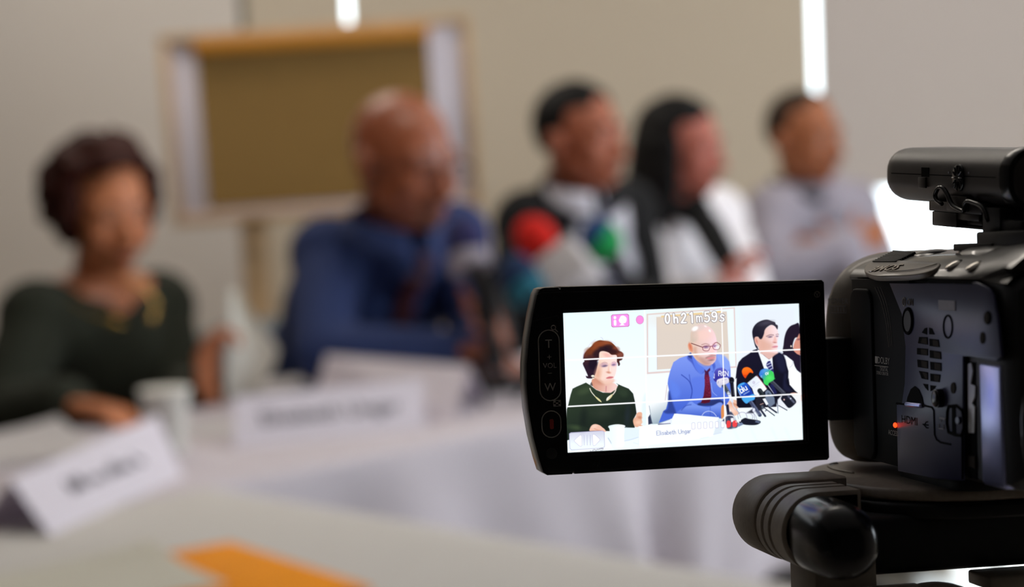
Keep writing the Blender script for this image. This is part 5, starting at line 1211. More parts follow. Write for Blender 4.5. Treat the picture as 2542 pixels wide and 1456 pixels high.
M_BLK = mat('black_gloss_plastic', (13, 13, 14), .22, var=.1, scale=900)
M_BLKM = mat('black_matt_plastic', (20, 19, 19), .5, var=.12, scale=900, bump=.12, bump_scale=6000)
M_SHELL = mat('brown_grey_metal', (128, 117, 105), .46, .15, var=.05, scale=700, coat=.1)
M_TOPC = mat('brown_grey_gloss', (42, 38, 35), .32, .1, var=.05, scale=500, coat=.3)
M_SIDE = mat('satin_plastic_screen_blue', (50, 50, 84), .37, var=.04, scale=900, spec=1.0)
M_SIDE.node_tree.nodes['Principled BSDF'].inputs['Specular Tint'].default_value = (.72, .76, 1.0, 1)  # blue tint puts the screen's glow into the side plastic
M_BATT = mat('battery_metal_screen_blue', (196, 202, 255), .30, .9, var=.03, scale=500)  # blue of the screen's light put into the metal colour
M_GAP = mat('pale_gap_reflection', (236, 234, 240), .25, var=.02, scale=300)  # pale colour painting the screen's reflection in the battery gap
M_PRINT = mat('pale_print', (190, 186, 196), .6, var=.05, scale=900)
M_PRINTD = mat('dim_print', (170, 162, 152), .6, var=.05, scale=900)
M_BLKS = mat('black_satin_plastic', (26, 26, 32), .6, var=.1, scale=900, spec=.12)
M_PIL = mat('pillar_black_plastic', (9, 9, 10), .6, var=.1, scale=900, spec=.12)
M_RECESS = mat('recess_shade_and_print', (5, 5, 6), .8, var=.05, spec=.08)  # near-black painting the shade in holes and seams, also dark print
M_BRN = mat('brown_recess', (62, 54, 46), .7, var=.1, scale=900, spec=.1)
M_CHROME = mat('satin_chrome', (196, 190, 182), .22, .9, var=.03, scale=600)
M_BEZ = mat('bezel_blue_black', (20, 20, 34), .12, var=.1, scale=500, coat=.6)
M_RED = mat('red_mark', (150, 36, 20), .5, var=.05)

cc = empty('camcorder', CC_LOC, CC_ROT.to_euler(), 'black camcorder on the tripod with its flip-out screen showing the panel', 'camcorder')
def sc(bm): bmesh.ops.scale(bm, vec=(MM, MM, MM), verts=bm.verts[:]); return bm
def part(name, bm, m, parent=None, smooth=40): return obj(name, sc(bm), m, parent or cc, smooth)

# -- flip-out screen: its housing
lp = [(-34.2, 23.1), (-30.7, 23.1), (-30.55, 22.6), (-30.25, 22.6), (-30.1, 23.15), (36.2, 22.45), (36.85, 21.9), (36.85, -21.7), (36.3, -22.25), (-28.2, -22.1), (-28.35, -21.6), (-28.65, -21.6), (-28.8, -22.1),
      (-35.0, -22.05), (-36.0, -21.3), (-36.9, -18.2), (-38.2, -12.5), (-39.1, -6), (-39.4, 0), (-39.2, 5), (-38.4, 11), (-37.2, 17), (-36.0, 21.6), (-35.3, 22.8)]
b = B(); prism(b, lp[::-1], .35, 8.0, 'y', .45, 3); lcd = part('flip_screen', b, M_BLK)
b = B(); prism(b, [(x * .985, z * .978 + .02) for x, z in lp][::-1], .15, .5, 'y', .12, 2); part('front_plate', b, M_BLK, lcd)
# display: emissive picture, a fine grid coloured vertex by vertex
DW, DH = 59.8, 33.6
NX, NY = 600, 344
PD = paint_display(NX, NY, [(1397, 778), (1983, 752), (1992, 1092), (1410, 1122)])
srgb = np.clip(PD.img / 255.0, 0, 1)
linc = np.where(srgb <= .04045, srgb / 12.92, ((srgb + .055) / 1.055) ** 2.4)
xs_ = np.linspace(-DW / 2, DW / 2, NX) * MM; zs_ = np.linspace(DH / 2, -DH / 2, NY) * MM
gx, gz = np.meshgrid(xs_, zs_)
co = np.stack([gx, np.zeros_like(gx), gz], -1).reshape(-1, 3)
idx = np.arange(NX * NY).reshape(NY, NX)
quads = np.stack([idx[:-1, :-1], idx[1:, :-1], idx[1:, 1:], idx[:-1, 1:]], -1).reshape(-1, 4)
me = bpy.data.meshes.new('display')
me.vertices.add(len(co)); me.vertices.foreach_set('co', co.astype(np.float32).ravel())
me.loops.add(quads.size); me.loops.foreach_set('vertex_index', quads.astype(np.int32).ravel())
me.polygons.add(len(quads)); me.polygons.foreach_set('loop_start', (np.arange(len(quads)) * 4).astype(np.int32))
me.update(calc_edges=True); me.validate()
ca = me.color_attributes.new('picture', 'FLOAT_COLOR', 'POINT')
ca.data.foreach_set('color', np.concatenate([linc.reshape(-1, 3), np.ones((NX * NY, 1))], 1).astype(np.float32).ravel())
m = bpy.data.materials.new('lit_display'); m.use_nodes = True; nt = m.node_tree; bs = nt.nodes['Principled BSDF']
bs.inputs['Base Color'].default_value = (.01, .01, .01, 1); bs.inputs['Roughness'].default_value = .3
at_ = nt.nodes.new('ShaderNodeAttribute'); at_.attribute_name = 'picture'
nt.links.new(at_.outputs['Color'], bs.inputs['Emission Color']); bs.inputs['Emission Strength'].default_value = 1.06
me.materials.append(m)
o = bpy.data.objects.new('display', me); COL.objects.link(o); o.parent = lcd
tag(o, 'lit display with the live picture of the panel, grid lines and 0h21m59s')
# bezel around the display
b = B()
for (x0, x1, z0, z1) in ((-DW / 2 - .1, DW / 2 + 1.6, DH / 2 + .05, DH / 2 + .75), (-DW / 2 - .1, DW / 2 + 1.6, -DH / 2 - 1.0, -DH / 2 - .05), (DW / 2 + .05, DW / 2 + .9, -DH / 2 - 1, DH / 2 + .7), (DW / 2 + 1.1, DW / 2 + 1.6, -DH / 2 - 1, DH / 2 + .7)):
    box(b, ((x0 + x1) / 2, .0, (z0 + z1) / 2), (x1 - x0, .5, z1 - z0), .12)
part('bezel', b, M_BEZ, lcd)
# zoom strip: outline, letters, icons
def outline(bm, pts, y, r=.16, closed=True):
    P = [(x, y, z) for x, z in pts]
    if closed: P = P + P[:2]
    tube(bm, P, r, 8, 'flat'); return bm
def stadium(w, h, cx, cz, n=10):
    out = []; r = w / 2
    for k in range(n + 1): a = math.pi * k / n; out.append((cx + r * math.cos(a), cz + h / 2 - r + r * math.sin(a)))
    for k in range(n + 1): a = math.pi + math.pi * k / n; out.append((cx + r * math.cos(a), cz - h / 2 + r + r * math.sin(a)))
    return out
FR = Matrix.Rotation(math.radians(90), 4, 'X')
def front_text(bm, txt, size, x, z, y=.05, sx=1):
    return add_text(bm, txt, size, Matrix.Translation((x, y, z)) @ FR @ Matrix.Diagonal((sx, 1, 1, 1)))
b = B(); outline(b, stadium(5.15, 17.0, -33.65, 4.4), .1, .13)
front_text(b, 'T', 2.9, -33.7, 9.5); front_text(b, '+', 2.2, -33.65, 6.3); front_text(b, 'VOL', 1.75, -33.6, 4.3); front_text(b, '\u2013', 2.0, -33.65, 2.6); front_text(b, 'W', 2.7, -33.68, -.9)
outline(b, [(-32.4 + .55 * math.cos(a), 13.45 + .55 * math.sin(a)) for a in [k * math.pi / 6 for k in range(12)]], .1, .11); tube(b, [(-32.0, .1, 13.0), (-31.4, .1, 12.4)], .14, 8)
for (u, v) in ((-.6, .4), (.6, .4), (0, 0), (-.6, -.4), (.6, -.4)): box(b, (-32.1 + u, .1, -4.8 + v), (.5, .08, .36))
outline(b, [(-33.0, -4.1), (-31.2, -4.1), (-31.2, -5.5), (-33.0, -5.5)], .1, .07)
part('zoom_control', b, M_PRINTD, lcd)
b = B(); outline(b, [(-33.68 + x, -9.75 + z) for x, z in stadium(4.7, 6.4, 0, 0)], .1, .12); part('record_button', b, M_PRINTD, lcd)
b = B(); prism(b, rr_poly(.95, 2.4, .3, -33.6, -9.75)[::-1], -.02, .2, 'y'); part('record_mark', b, M_RED, lcd)
b = B(); lathe(b, [(1.35, .2), (1.35, -.1), (1.1, -.22), (.2, -.24)], (-33.82, .1, -16.8), (0, 1, 0), 28); part('thumb_button', b, M_BLKM, lcd)
b = B(); outline(b, ell_poly(.72, .72, 34.82, 18.9, 16), .1, .07); outline(b, [(34.4, 19.3), (34.82, 18.7), (35.2, 19.3)], .1, .07, False); outline(b, [(34.82, 18.7), (34.82, 18.3)], .1, .07, False); part('emblem', b, M_PRINTD, lcd)
b = B()
for pts in ([(-37.3, 15.2), (-31.2, 16.2), (-31.2, 15.6)], [(-37.5, 16.6), (-36.6, 21.4), (-34.9, 21.9), (36, 21.2)]): outline(b, pts, .13, .05, False)
part('seam_line', b, M_BLKM, lcd)
# -- hinge
b = B(); box(b, (40.2, 2.6, -2.3), (7.4, 7.0, 20.5), .8, 3); part('hinge', b, M_BLKM)
b = B(); prism(b, rr_poly(13.6, 41.5, 3.5, -8.4, -.6), 42.5, 47, 'x', .6, 3); part('hinge_pillar', b, M_PIL)
# -- front shell around the lens
def super_sec(y, cx, cz, a, h, e=3.2, n=72):
    out = []
    for k in range(n):
        t = 2 * math.pi * k / n; c, s = math.cos(t), math.sin(t); ee = e if s > 0 else 6.0; hh = h if s > 0 else h * 1.07
        out.append((cx + a * math.copysign(abs(c) ** (2 / ee), c), y, cz + hh * math.copysign(abs(s) ** (2 / ee), s)))
    return out
b = B(); loft(b, [super_sec(y, 67.0, cz, a, h) for y, cz, a, h in ((-.8, 1.6, 24.0, 22.4), (.0, 1.8, 24.3, 23.2), (6, 2.6, 25.2, 25.2), (11, 2.9, 25.8, 26.0), (13, 2.9, 25.5, 26.0), (20, 2.9, 22.6, 25.4), (32, 2.9, 17.6, 23.6), (43, 2.8, 13.4, 20.0), (46, 2.7, 11.5, 16.5))])
fs = part('front_shell', b, M_SHELL)
b = B()
Mtx = lambda px, py: None
p = loc_pl(2083, 747, (42.0, 6, 0), (1, .25, 0)); 
FM_ = Matrix.Translation(p + Vector((-.35, 0, 0))) @ Matrix.Rotation(math.radians(-62), 4, 'Z') @ FR
add_text(b, 'POWER', 1.9, FM_)
q_ = [Vector((u, v, 0)) for u, v in ((-2.6, -2.9), (2.6, -2.9), (2.6, -1.3), (-2.6, -1.3), (-2.6, -2.9), (2.6, -2.9))]
tube(b, [FM_ @ v for v in q_], .09, 6, 'flat')
for k in range(5): tube(b, [FM_ @ Vector((-1.9 + k * .95, -2.6, 0)), FM_ @ Vector((-1.9 + k * .95, -1.6, 0))], .13, 6, 'flat')
part('printing', b, M_PRINT, fs, 0)
b = B()
for (z0, z1) in ((-14.6, -14.2), (-16.9, -15.6), (-19.6, -19.2)):
    loft(b, [[(67.0 + (q.x - 67.0) * 1.004, q.y, q.z) for q in [Vector(v) for v in super_sec(y, 67.0, 2.6, a, 26.0)][22:35] if z0 - 2.2 < q.z < z1 + 2.2][:4] for y, a in ((2, 24.9), (10, 25.75))], False) if False else None
b.free()
b = B(); lathe(b, [(11, 0), (11, 6), (10.2, 6.5), (9.8, 3), (7, 2), (1.5, 1.2)], (67, 45, 2.7), (0, 1, 0), 48); part('lens', b, M_BLK)
# -- body: core, top cover, side
def body_sec(y, s=1.0, dz=0.0):
    base = [(44.2, -20.5), (44.0, 0), (44.0, 22.4), (46, 24.2), (50, 25.8), (58, 27.0), (70, 27.6), (84, 26.5), (90, 22), (92, 8), (91, -14), (86, -21.6), (60, -22.2), (47, -22.0)]
    cx, cz = 68.0, 2.0
    return [(cx + (x - cx) * s, y, cz + (z - cz) * s + dz) for x, z in base]
b = B(); loft(b, [body_sec(y, s) for y, s in ((-1, .99), (-20, .985), (-60, .985), (-78, .985), (-83, .97), (-86, .90), (-87, .80))]); part('body', b, M_BLKM, None, 30)
b = B()
def top_sec(y, dz, x0=43.6, s=1.0):
    prof = [(x0, 22.9), (x0 + .3, 23.6), (45.6, 24.9), (48, 26.2), (52, 27.7), (58, 28.9), (68, 29.4), (80, 28.6), (88, 25.5), (91.5, 22.0)]
    inner = [(90.5, 20.5), (80, 25.5), (68, 26.0), (52, 24.5), (46, 23.0), (44.6, 22.0)]
    return [(x, y, z + dz * min(1, max(0, (x - 44) / 8))) for x, z in prof + inner]
loft(b, [top_sec(y, dz, x0) for y, dz, x0 in ((2, -.6, 44.2), (-8, -.3, 43.9), (-25, 0, 43.6), (-45, .5, 43.6), (-62, 1.4, 43.6), (-74, 2.2, 43.8), (-81, 2.4, 46.0), (-84.5, 1.6, 48.4))]); top = part('top_cover', b, M_TOPC, None, 45)
# hump at the rear of the top
b = B(); ball(b, (67, -58, 27.6), (17, 30, 4.0)); part('rear_hump', b, M_TOPC, top)
# side wall: blackened for shade near the hinge, tinted by the screen further back
def side_poly(L): return [side(*p) for p in L]
yz = [(-1.5, -21.4), (-1.5, 22.4), (-37.0, 22.6), (-37.0, -21.6)]
b = B(); prism(b, yz, 43.25, 43.9, 'x', .2); part('hinge_side_panel', b, M_PIL)  # same plastic, blackened where the screen's light does not reach
sp = side_poly([(2214, 701), (2300, 702), (2432, 700), (2458, 712), (2472, 730), (2484, 790), (2491, 860), (2493, 884), (2480, 896), (2412, 884), (2398, 884), (2397, 1192), (2330, 1187), (2236, 1168), (2233, 1003), (2246, 1000), (2253, 950), (2255, 860), (2246, 780)])
b = B(); prism(b, sp, 43.2, 44.0, 'x', .25, 2); sw = part('side_panel', b, M_SIDE)
XO = 43.16
def flat(bm, pts, x=XO, th=.12): return prism(bm, [side(*p) for p in pts], x - th, x + .05, 'x')
def sline(bm, pts, r=.12, x=XO, closed=False):
    P = [(x, *side(*p)) for p in pts]
    if closed: P += P[:2]
    return tube(bm, P, r, 8, 'flat')
def ring_px(c, rx, ry, n=22): return [(c[0] + rx * math.cos(2 * math.pi * k / n), c[1] + ry * math.sin(2 * math.pi * k / n)) for k in range(n)]
b = B(); sline(b, ring_px((2263, 796), 11, 30), .45, XO, True); r1 = part('button_ring', b, M_RECESS, sw)
b = B(); flat(b, ring_px((2263, 796), 9, 26), XO, .25); part('side_button', b, M_BLKM, sw)
b = B(); sline(b, ring_px((2362, 810), 11, 28), .22, XO, True); part('button_ring', b, M_RECESS, sw)
b = B(); flat(b, [(2339, 744), (2380, 746), (2381, 771), (2340, 768)]); lb = part('label', b, M_PRINT, sw); tag(lb, 'pale printed label')
b = B(); sline(b, ring_px((2253, 748), 3.6, 10), .16, XO, True); sline(b, [(2253, 742), (2253, 752)], .14)
sline(b, ring_px((2264, 749), 3, 8), .12, XO, True); sline(b, [(2270, 757), (2270, 741), (2275, 757), (2275, 741)], .12); part('power_mark', b, M_PRINTD, sw)
b = B()
cells = [[(845, 585), (868, 550), (886, 545), (886, 600)], [(903, 545), (925, 552), (946, 600), (904, 598)], [(825, 618), (890, 620), (893, 680), (815, 668)], [(905, 632), (978, 640), (986, 700), (907, 690)],
         [(808, 705), (893, 712), (893, 765), (808, 755)], [(907, 722), (996, 735), (1000, 795), (909, 783)], [(810, 795), (893, 805), (894, 868), (814, 855)], [(911, 812), (1000, 822), (1001, 888), (914, 876)],
         [(823, 885), (893, 896), (894, 955), (845, 945)], [(912, 905), (993, 914), (985, 975), (914, 965)], [(855, 985), (893, 990), (895, 1040), (875, 1020)], [(912, 997), (958, 1003), (940, 1035), (914, 1045)]]
for c_ in cells: flat(b, [(2030 + x / 3.166, 640 + y / 3.166) for x, y in c_], XO, .06)
part('speaker_grille', b, M_RECESS, sw, 0)  # flat dark patches paint the shade of the openings
b = B()
for c_ in cells[2:10]:
    q_ = [(2030 + x / 3.166, 640 + y / 3.166) for x, y in c_]; w_ = q_[1][0] - q_[0][0]
    flat(b, [(q_[0][0] + w_ * .4, q_[0][1] + 3), (q_[1][0] - 1, q_[1][1] + 3), (q_[2][0] - 1, q_[2][1] - 1), (q_[3][0] + w_ * .4, q_[3][1] - 1)], XO - .03, .08)
part('grille_cloth', b, M_BRN, sw, 0)
b = B(); flat(b, ring_px((2462, 788), 9, 17)); part('screw_recess', b, M_RECESS, sw)
for c_, rx, ry in (((2459, 788), 6, 14), ((2449, 838), 5.5, 15), ((2376, 962), 5.5, 14)):
    b = B(); flat(b, ring_px(c_, rx, ry), XO, .2); part('screw', b, M_BRN, sw)
b = B(); p_ = side(2345, 987); tube(b, [(44, *p_), (41.8, *p_)], 2.1, 20, 'flat'); ball(b, (41.9, *p_), (.7, 2.0, 2.0)); part('joystick', b, M_BLK, sw)
b = B(); flat(b, [(2258, 1004), (2262, 985), (2270, 965), (2280, 957), (2290, 966), (2298, 985), (2302, 1006)]); part('door_recess', b, M_RECESS, sw)
b = B(); P_ = [(42.9, *side(2262, 1002)), (42.9, *side(2297, 1006))]; tube(b, P_, .55, 12); part('door_lip', b, M_BATT, sw)
b = B(); sline(b, [(2234, 1000), (2258, 1003), (2300, 1005), (2322, 1010), (2327, 1018), (2329, 1078), (2334, 1090), (2344, 1097), (2370, 1102)], .22); part('door_seam', b, M_RECESS, sw)
def side_text(bm, txt, size, px, py, sx=1.0):
    y, z = side(px, py); Ms = Matrix(((0, 0, -1, XO - .04), (-1, 0, 0, y), (0, 1, 0, z), (0, 0, 0, 1))) @ Matrix.Diagonal((sx, 1, 1, 1))
    return add_text(bm, txt, size, Ms)
b = B(); side_text(b, 'HDMI', 2.6, 2266, 1043, 1.45); part('port_lettering', b, M_RECESS, sw, 0)
b = B(); sline(b, [(2300, 1052), (2313, 1054)], .16); sline(b, [(2304, 1052), (2308, 1046), (2312, 1046)], .13); sline(b, [(2302, 1053), (2309, 1061), (2313, 1061)], .13); part('port_symbol', b, M_RECESS, sw, 0)
b = B(); side_text(b, 'ACCESS', 1.7, 2226, 1074, 1.0); side_text(b, '', 1, 2226, 1074); part('access_lettering', b, M_PRINTD, sw, 0)
M_LED = emit('red_led', (255, 60, 20), 3.0)
b = B(); ball(b, (43.0, *side(2232, 1054)), (.4, .8, .62)); part('access_lamp', b, M_LED, sw)
b = B(); sline(b, [(2364, 1008), (2384, 1006), (2398, 1018), (2402, 1040), (2402, 1062), (2396, 1080), (2380, 1078), (2364, 1072), (2360, 1050), (2361, 1022)], .38, XO, True); lt = part('release_catch', b, M_RECESS, sw)
b = B(); flat(b, [(2372, 1010), (2381, 1009), (2382, 1076), (2373, 1076)], XO, .1); part('catch_slot', b, M_RECESS, sw)
b = B(); flat(b, ring_px((2390, 1042), 4.5, 9), XO, .5); part('catch_slider', b, M_SIDE, sw)
b = B(); sline(b, [(2342, 1036), (2356, 1040)], .22); sline(b, [(2345, 1036), (2345, 1046)], .15); sline(b, [(2340, 1052), (2340, 1062), (2352, 1064), (2352, 1052)], .13); part('battery_mark', b, M_PRINT, sw, 0)
b = B(); sline(b, [(2397.5, 1082), (2398, 1188)], .22); part('panel_seam', b, M_RECESS, sw)
b = B(); flat(b, [(2312, 690), (2420, 698), (2426, 705), (2318, 702)], XO, .1); part('cover_slot', b, M_RECESS, sw)
# logo and certification lettering on the blackened part
b = B()
Mx = lambda px, py, s=1.0: None
side_text(b, 'DOLBY', 2.3, 2202, 895, 1.0); flat(b, [(2181, 883), (2187, 884), (2187, 901), (2181, 900)], 43.14, .06)
sline(b, [(2180, 906), (2214, 910)], .09, 43.12); side_text(b, 'DIGITAL', 1.3, 2203, 916, 1.0); side_text(b, 'STEREO CREATOR', 1.1, 2199, 926, .8)
part('certification_lettering', b, M_PRINTD, sw, 0)
b = B()
for k in range(3):
    sline(b, smooth2([(2180 + k * 7, 712), (2196 + k * 6, 750), (2208 + k * 5, 800), (2215 + k * 4, 860)], 6, False), .05, 43.14)
part('decor_lines', b, M_PRINTD, sw)
# battery and its gap
b = B(); box(b, (50.5, -75.8, -7.9), (12.6, 11.2, 26.6), 1.1, 3); bt = part('battery', b, M_BATT)
gp = [side(2401, 897), side(2420, 899), side(2420, 1190), side(2401, 1186)]
b = B(); prism(b, gp, 44.3, 45.0, 'x'); part('battery_gap', b, M_RECESS)
b = B(); prism(b, [side(2402, 903), side(2410, 900), side(2414, 920), side(2409, 952), side(2420, 958), side(2419, 985), side(2412, 1000), side(2419, 1010), side(2417, 1074), side(2404, 1074)], 44.0, 44.4, 'x'); part('gap_reflection', b, M_GAP)  # irregular pale strip drawn in the shape of the reflection
b = B(); prism(b, [side(2402, 1130), side(2419, 1132), side(2419, 1162), side(2402, 1156)], 44.0, 44.4, 'x'); part('contact_block', b, M_BRN)
# rear: dark face with a curved tube added for its highlight lines
b = B(); prism(b, rr_poly(36, 38, 8, 68, 2)[::-1], -90.5, -85, 'y', 1.2, 3); rear = part('rear_panel', b, M_BLKM)
b = B(); tube(b, [(48.0, -86, -1), (46.4, -88, -6), (46.2, -88.6, -11), (46.8, -88.4, -15), (48.2, -87, -19)], 1.2, 16); part('rear_highlight_arc', b, M_TOPC, rear)
b = B(); ball(b, (60, -84, 14), (13, 9, 9.5)); part('rear_cap', b, M_BLK, rear)
# top fittings: zoom lever, name plate, two buttons, accessory shoe
nrm = Vector((-.42, 0, .91))
def slope(px, py, x=45.0, z=24.4): p = loc_pl(px, py, (x, 0, z), nrm); return p
def slab(pts, h0, h1, bm, bev=0):
    c = sum(pts, Vector()) / len(pts); g = lambda k, h: [c + (p - c) * k + nrm * h for p in pts]
    loft(bm, [g(.97, h0), g(1.0, h0 + .25), g(1.0, h1 - .3), g(.985, h1 - .08), g(.95, h1)])
plate = [slope(x, y) for x, y in smooth2([(2148, 678), (2160, 658), (2200, 652), (2270, 653), (2320, 656), (2338, 661), (2328, 672), (2300, 683), (2260, 689), (2210, 691), (2170, 690)], 4)]
b = B(); slab(plate, -.7, .75, b); npl = part('name_plate', b, M_SHELL, top, 50)
cxp = sum(plate, Vector()) / len(plate)
b = B()
tube(b, [slope(x, y) + nrm * 1.0 for x, y in smooth2([(2205, 681), (2240, 681), (2280, 677), (2310, 670), (2330, 664)], 5, False)], .14, 8); part('plate_trim', b, M_CHROME, npl)
b = B()
u1 = (slope(2215, 678) - slope(2165, 682)); u1.normalize(); v1 = (slope(2190, 668) - slope(2184, 682)); v1 = (v1 - u1 * u1.dot(v1)).normalized()
c_ = slope(2202, 674) + nrm * .85
add_text(b, '3MOS', 3.3, Matrix(((u1.x, v1.x, nrm.x, c_.x), (u1.y, v1.y, nrm.y, c_.y), (u1.z, v1.z, nrm.z, c_.z), (0, 0, 0, 1))) @ Matrix.Diagonal((1.7, 1.2, 1, 1)), 'CENTER', .16)
part('plate_lettering', b, M_CHROME, npl, 0)
def topz(px, py, x): p = loc_pl(px, py, (x, 0, 0), (1, 0, 0)); return p
A_ = [topz(2166, 651, 47.5), topz(2222, 623, 54), topz(2274, 627, 54), topz(2222, 652, 47.5)]
b = B(); loft(b, [A_, [p + Vector((2, 1, -3.4)) for p in A_]]); 
for k in range(9):
    f = (k + .5) / 9; tube(b, [A_[0].lerp(A_[1], f) + nrm * .15, A_[3].lerp(A_[2], f) + nrm * .15], .28, 8)
zl = part('zoom_lever', b, M_BLKM, top, 30)
b = B(); p = topz(2305, 636, 55); ball(b, p + Vector((2, 0, -.6)), (5, 11, 2.3)); part('shutter_button', b, M_BLK, top)
for px_, py_ in ((2371, 661), (2422, 664)):
    b = B(); p = loc_pl(px_, py_, (47.3, 0, 25.7), nrm); R3 = Matrix(((.91, 0, -.42), (0, 1, 0), (.42, 0, .91)))
    ball(b, p + nrm * .35, (2.3, 2.0, .8), R3); part('top_button', b, M_CHROME, top)
b = B(); box(b, (62, -50, 29.6), (18, 20, 1.6), .3); box(b, (62, -64, 30.8), (17, 26, 4.4), .6); shoe = part('accessory_shoe', b, M_BLKM)

# ---------------------------------------------------------------- microphone on the shoe
mc = empty('shoe_microphone', CC_LOC + CC_ROT @ (Vector((65, -28, 46.3)) * MM), (CC_ROT @ Matrix.Rotation(math.radians(3.4), 3, 'X')).to_euler(), 'black stubby microphone mounted on top of the camcorder', 'microphone')
M_MIC = mat('dark_brown_grey_plastic', (60, 54, 51), .36, .15, var=.06, scale=700, bump=.06, bump_scale=5000)
def rrsec(y, s, w=20.0, h=13.2): return [(x * s, y, z * s if s < 1 else z) for x, z in rr_poly(w, h, 5.6, 0, 0, 7)]
b = B(); loft(b, [rrsec(y, s) for y, s in ((34.0, .66), (33.7, .78), (32.9, .88), (31.4, .95), (29.4, .985), (27, 1.0), (-30, 1.0), (-34.2, 1.0))]); mb = obj('mic_body', sc(b), M_MIC, mc, 50)
b = B(); prof = rr_poly(20.9, 14.2, 6.0, 0, 0, 7)
loft(b, [[(x, -33.5, z) for x, z in prof], [(x, -36.6, z) for x, z in prof], [(x * .97, -37.6, z * .96) for x, z in prof], [(x * .86, -37.6, z * .82) for x, z in prof], [(x * .84, -36.4, z * .8) for x, z in prof]]); obj('rear_rim', sc(b), M_BLK, mc, 50)
b = B(); loft(b, [[(x * .84, -36.2, z * .8) for x, z in prof], [(x * .84, -36.6, z * .8) for x, z in prof]]); obj('rear_plate', sc(b), M_MIC, mc)
XL_ = -10.06
def mic_px(px, py):
    # point on the microphone's left flank seen at a pixel, in the microphone's own millimetres
    p = loc_pl(px, py, (55.0, 0, 0), (1, 0, 0)) - Vector((65, -28, 46.3)); return Matrix.Rotation(math.radians(-3.4), 3, 'X') @ p
b = B(); a0_, a1_ = mic_px(2197, 437), mic_px(2482, 448)
box(b, (XL_ + .06, (a0_.y + a1_.y) / 2 - 1, .35), (.12, abs(a1_.y - a0_.y) - 6, .22)); obj('seam', sc(b), M_RECESS, mc)
b = B(); p0 = mic_px(2297, 427); box(b, (XL_ + .05, p0.y, p0.z), (.12, 4.4, 2.2)); p1 = mic_px(2291, 456); q0 = obj('switch_slot', sc(b), M_RECESS, mc)
b = B(); box(b, (XL_ - .05, p1.y, p1.z + .3), (.5, 4.4, 2.6), .15); obj('switch', sc(b), M_MIC, mc)
b = B(); p2 = mic_px(2380, 441); lathe(b, [(3.1, -.6), (3.1, .25), (2.6, .5), (.4, .5)], (XL_ + .1, p2.y, p2.z), (-1, 0, 0), 32)
for k in range(12):
    a = math.pi * k / 6; tube(b, [(XL_ - .5, p2.y + 1.2 * math.cos(a), p2.z + 1.2 * math.sin(a)), (XL_ - .42, p2.y + 2.7 * math.cos(a), p2.z + 2.7 * math.sin(a))], .16, 6)
obj('level_dial', sc(b), M_BLK, mc)
b = B()
for px_, py_ in ((2355, 428), (2405, 429)):
    p = mic_px(px_, py_); ball(b, (XL_, p.y, p.z), (.08, .28, .28), None, 8, 6)
obj('dial_mark', sc(b), M_PRINT, mc)
# mount: bent wire guard, foot, plate, post
def mic_w(px, py, dx=0): p = mic_px(px, py); return Vector((XL_ - 1.0 + dx, p.y, p.z))
wire = [(2348, 505), (2336, 496), (2332, 482), (2340, 466), (2352, 467), (2362, 482), (2370, 500), (2378, 511), (2398, 522), (2404, 521), (2406, 508), (2413, 499), (2430, 503), (2446, 510), (2456, 524), (2462, 545)]
b = B(); tube(b, [tuple(mic_w(*p)) for p in smooth2(wire, 4, False)], .55, 10); obj('wire_guard', sc(b), M_BLK, mc)
def mic_box(bm, px0, py0, px1, py1, dx, wx, bev=.3):
    a, c = mic_w(px0, py0, dx), mic_w(px1, py1, dx)
    pm = (px0 + px1) / 2; z0, z1 = mic_px(pm, py0).z, mic_px(pm, py1).z
    box(bm, (a.x + wx / 2, (a.y + c.y) / 2, (z0 + z1) / 2), (wx, abs(a.y - c.y), abs(z0 - z1)), bev)
b = B(); mic_box(b, 2300, 502, 2430, 528, 1.6, 12); mic_box(b, 2308, 526, 2368, 562, 1.6, 10); mic_box(b, 2366, 530, 2420, 548, 2.0, 10); mic_box(b, 2376, 546, 2412, 560, 3.5, 6); mic_box(b, 2350, 486, 2400, 524, .9, 3); obj('mount_foot', sc(b), M_MIC, mc, 30)
b = B(); mic_box(b, 2341, 563, 2470, 570, 3.0, 9, .2); obj('mount_plate', sc(b), M_BLKM, mc, 30)
b = B(); mic_box(b, 2426, 515, 2470, 580, 2.2, 9, .4); mic_box(b, 2432, 545, 2520, 592, 2.6, 10, .5); obj('mount_post', sc(b), M_BLKM, mc, 30)

# ---------------------------------------------------------------- tripod
tr = empty('tripod', CC_LOC, CC_ROT.to_euler(), 'black tripod under the camcorder, with a ribbed lock knob on its left', 'tripod')
M_TRI = mat('tripod_plastic_lit', (160, 146, 130), .48, var=.08, scale=700, bump=.05, bump_scale=5000)  # black plastic lightened in place of light from the left
M_TRIG = mat('tripod_grey_brown', (150, 140, 124), .5, .1, var=.05, scale=500)
def tpart(name, bm, m, parent=None, smooth=45): return obj(name, sc(bm), m, parent or tr, smooth)
b = B(); prism(b, rr_poly(68, 72, 28, 66, -10, 10), -28.4, -25.4, 'z', 1.0, 3); tp = tpart('camera_plate', b, M_TRI)
b = B(); prism(b, rr_poly(69, 73, 28.5, 66, -10, 10), -32.4, -28.7, 'z', .8, 3); tpart('plate_base', b, M_BLKM)
b = B(); tube(b, [(46 + 6 * math.cos(a), 4 + 14 * math.sin(a), -25.4) for a in [math.radians(95 + k * 12) for k in range(11)]], .5, 8); tpart('plate_rib', b, M_TRI, tp)
b = B(); prism(b, rr_poly(34, 40, 6, 66, -30, 6), -25.5, -22.5, 'z', .2); tpart('rubber_pad', b, M_BLKM, tp)
b = B(); box(b, (60, -14, -38.0), (70, 52, 13.4), 2.0, 3); hd = tpart('head_block', b, M_BLKM)
b = B(); box(b, (92, -22, -37), (16, 40, 10), 1.5, 3); tpart('head_arm', b, M_BLKM)
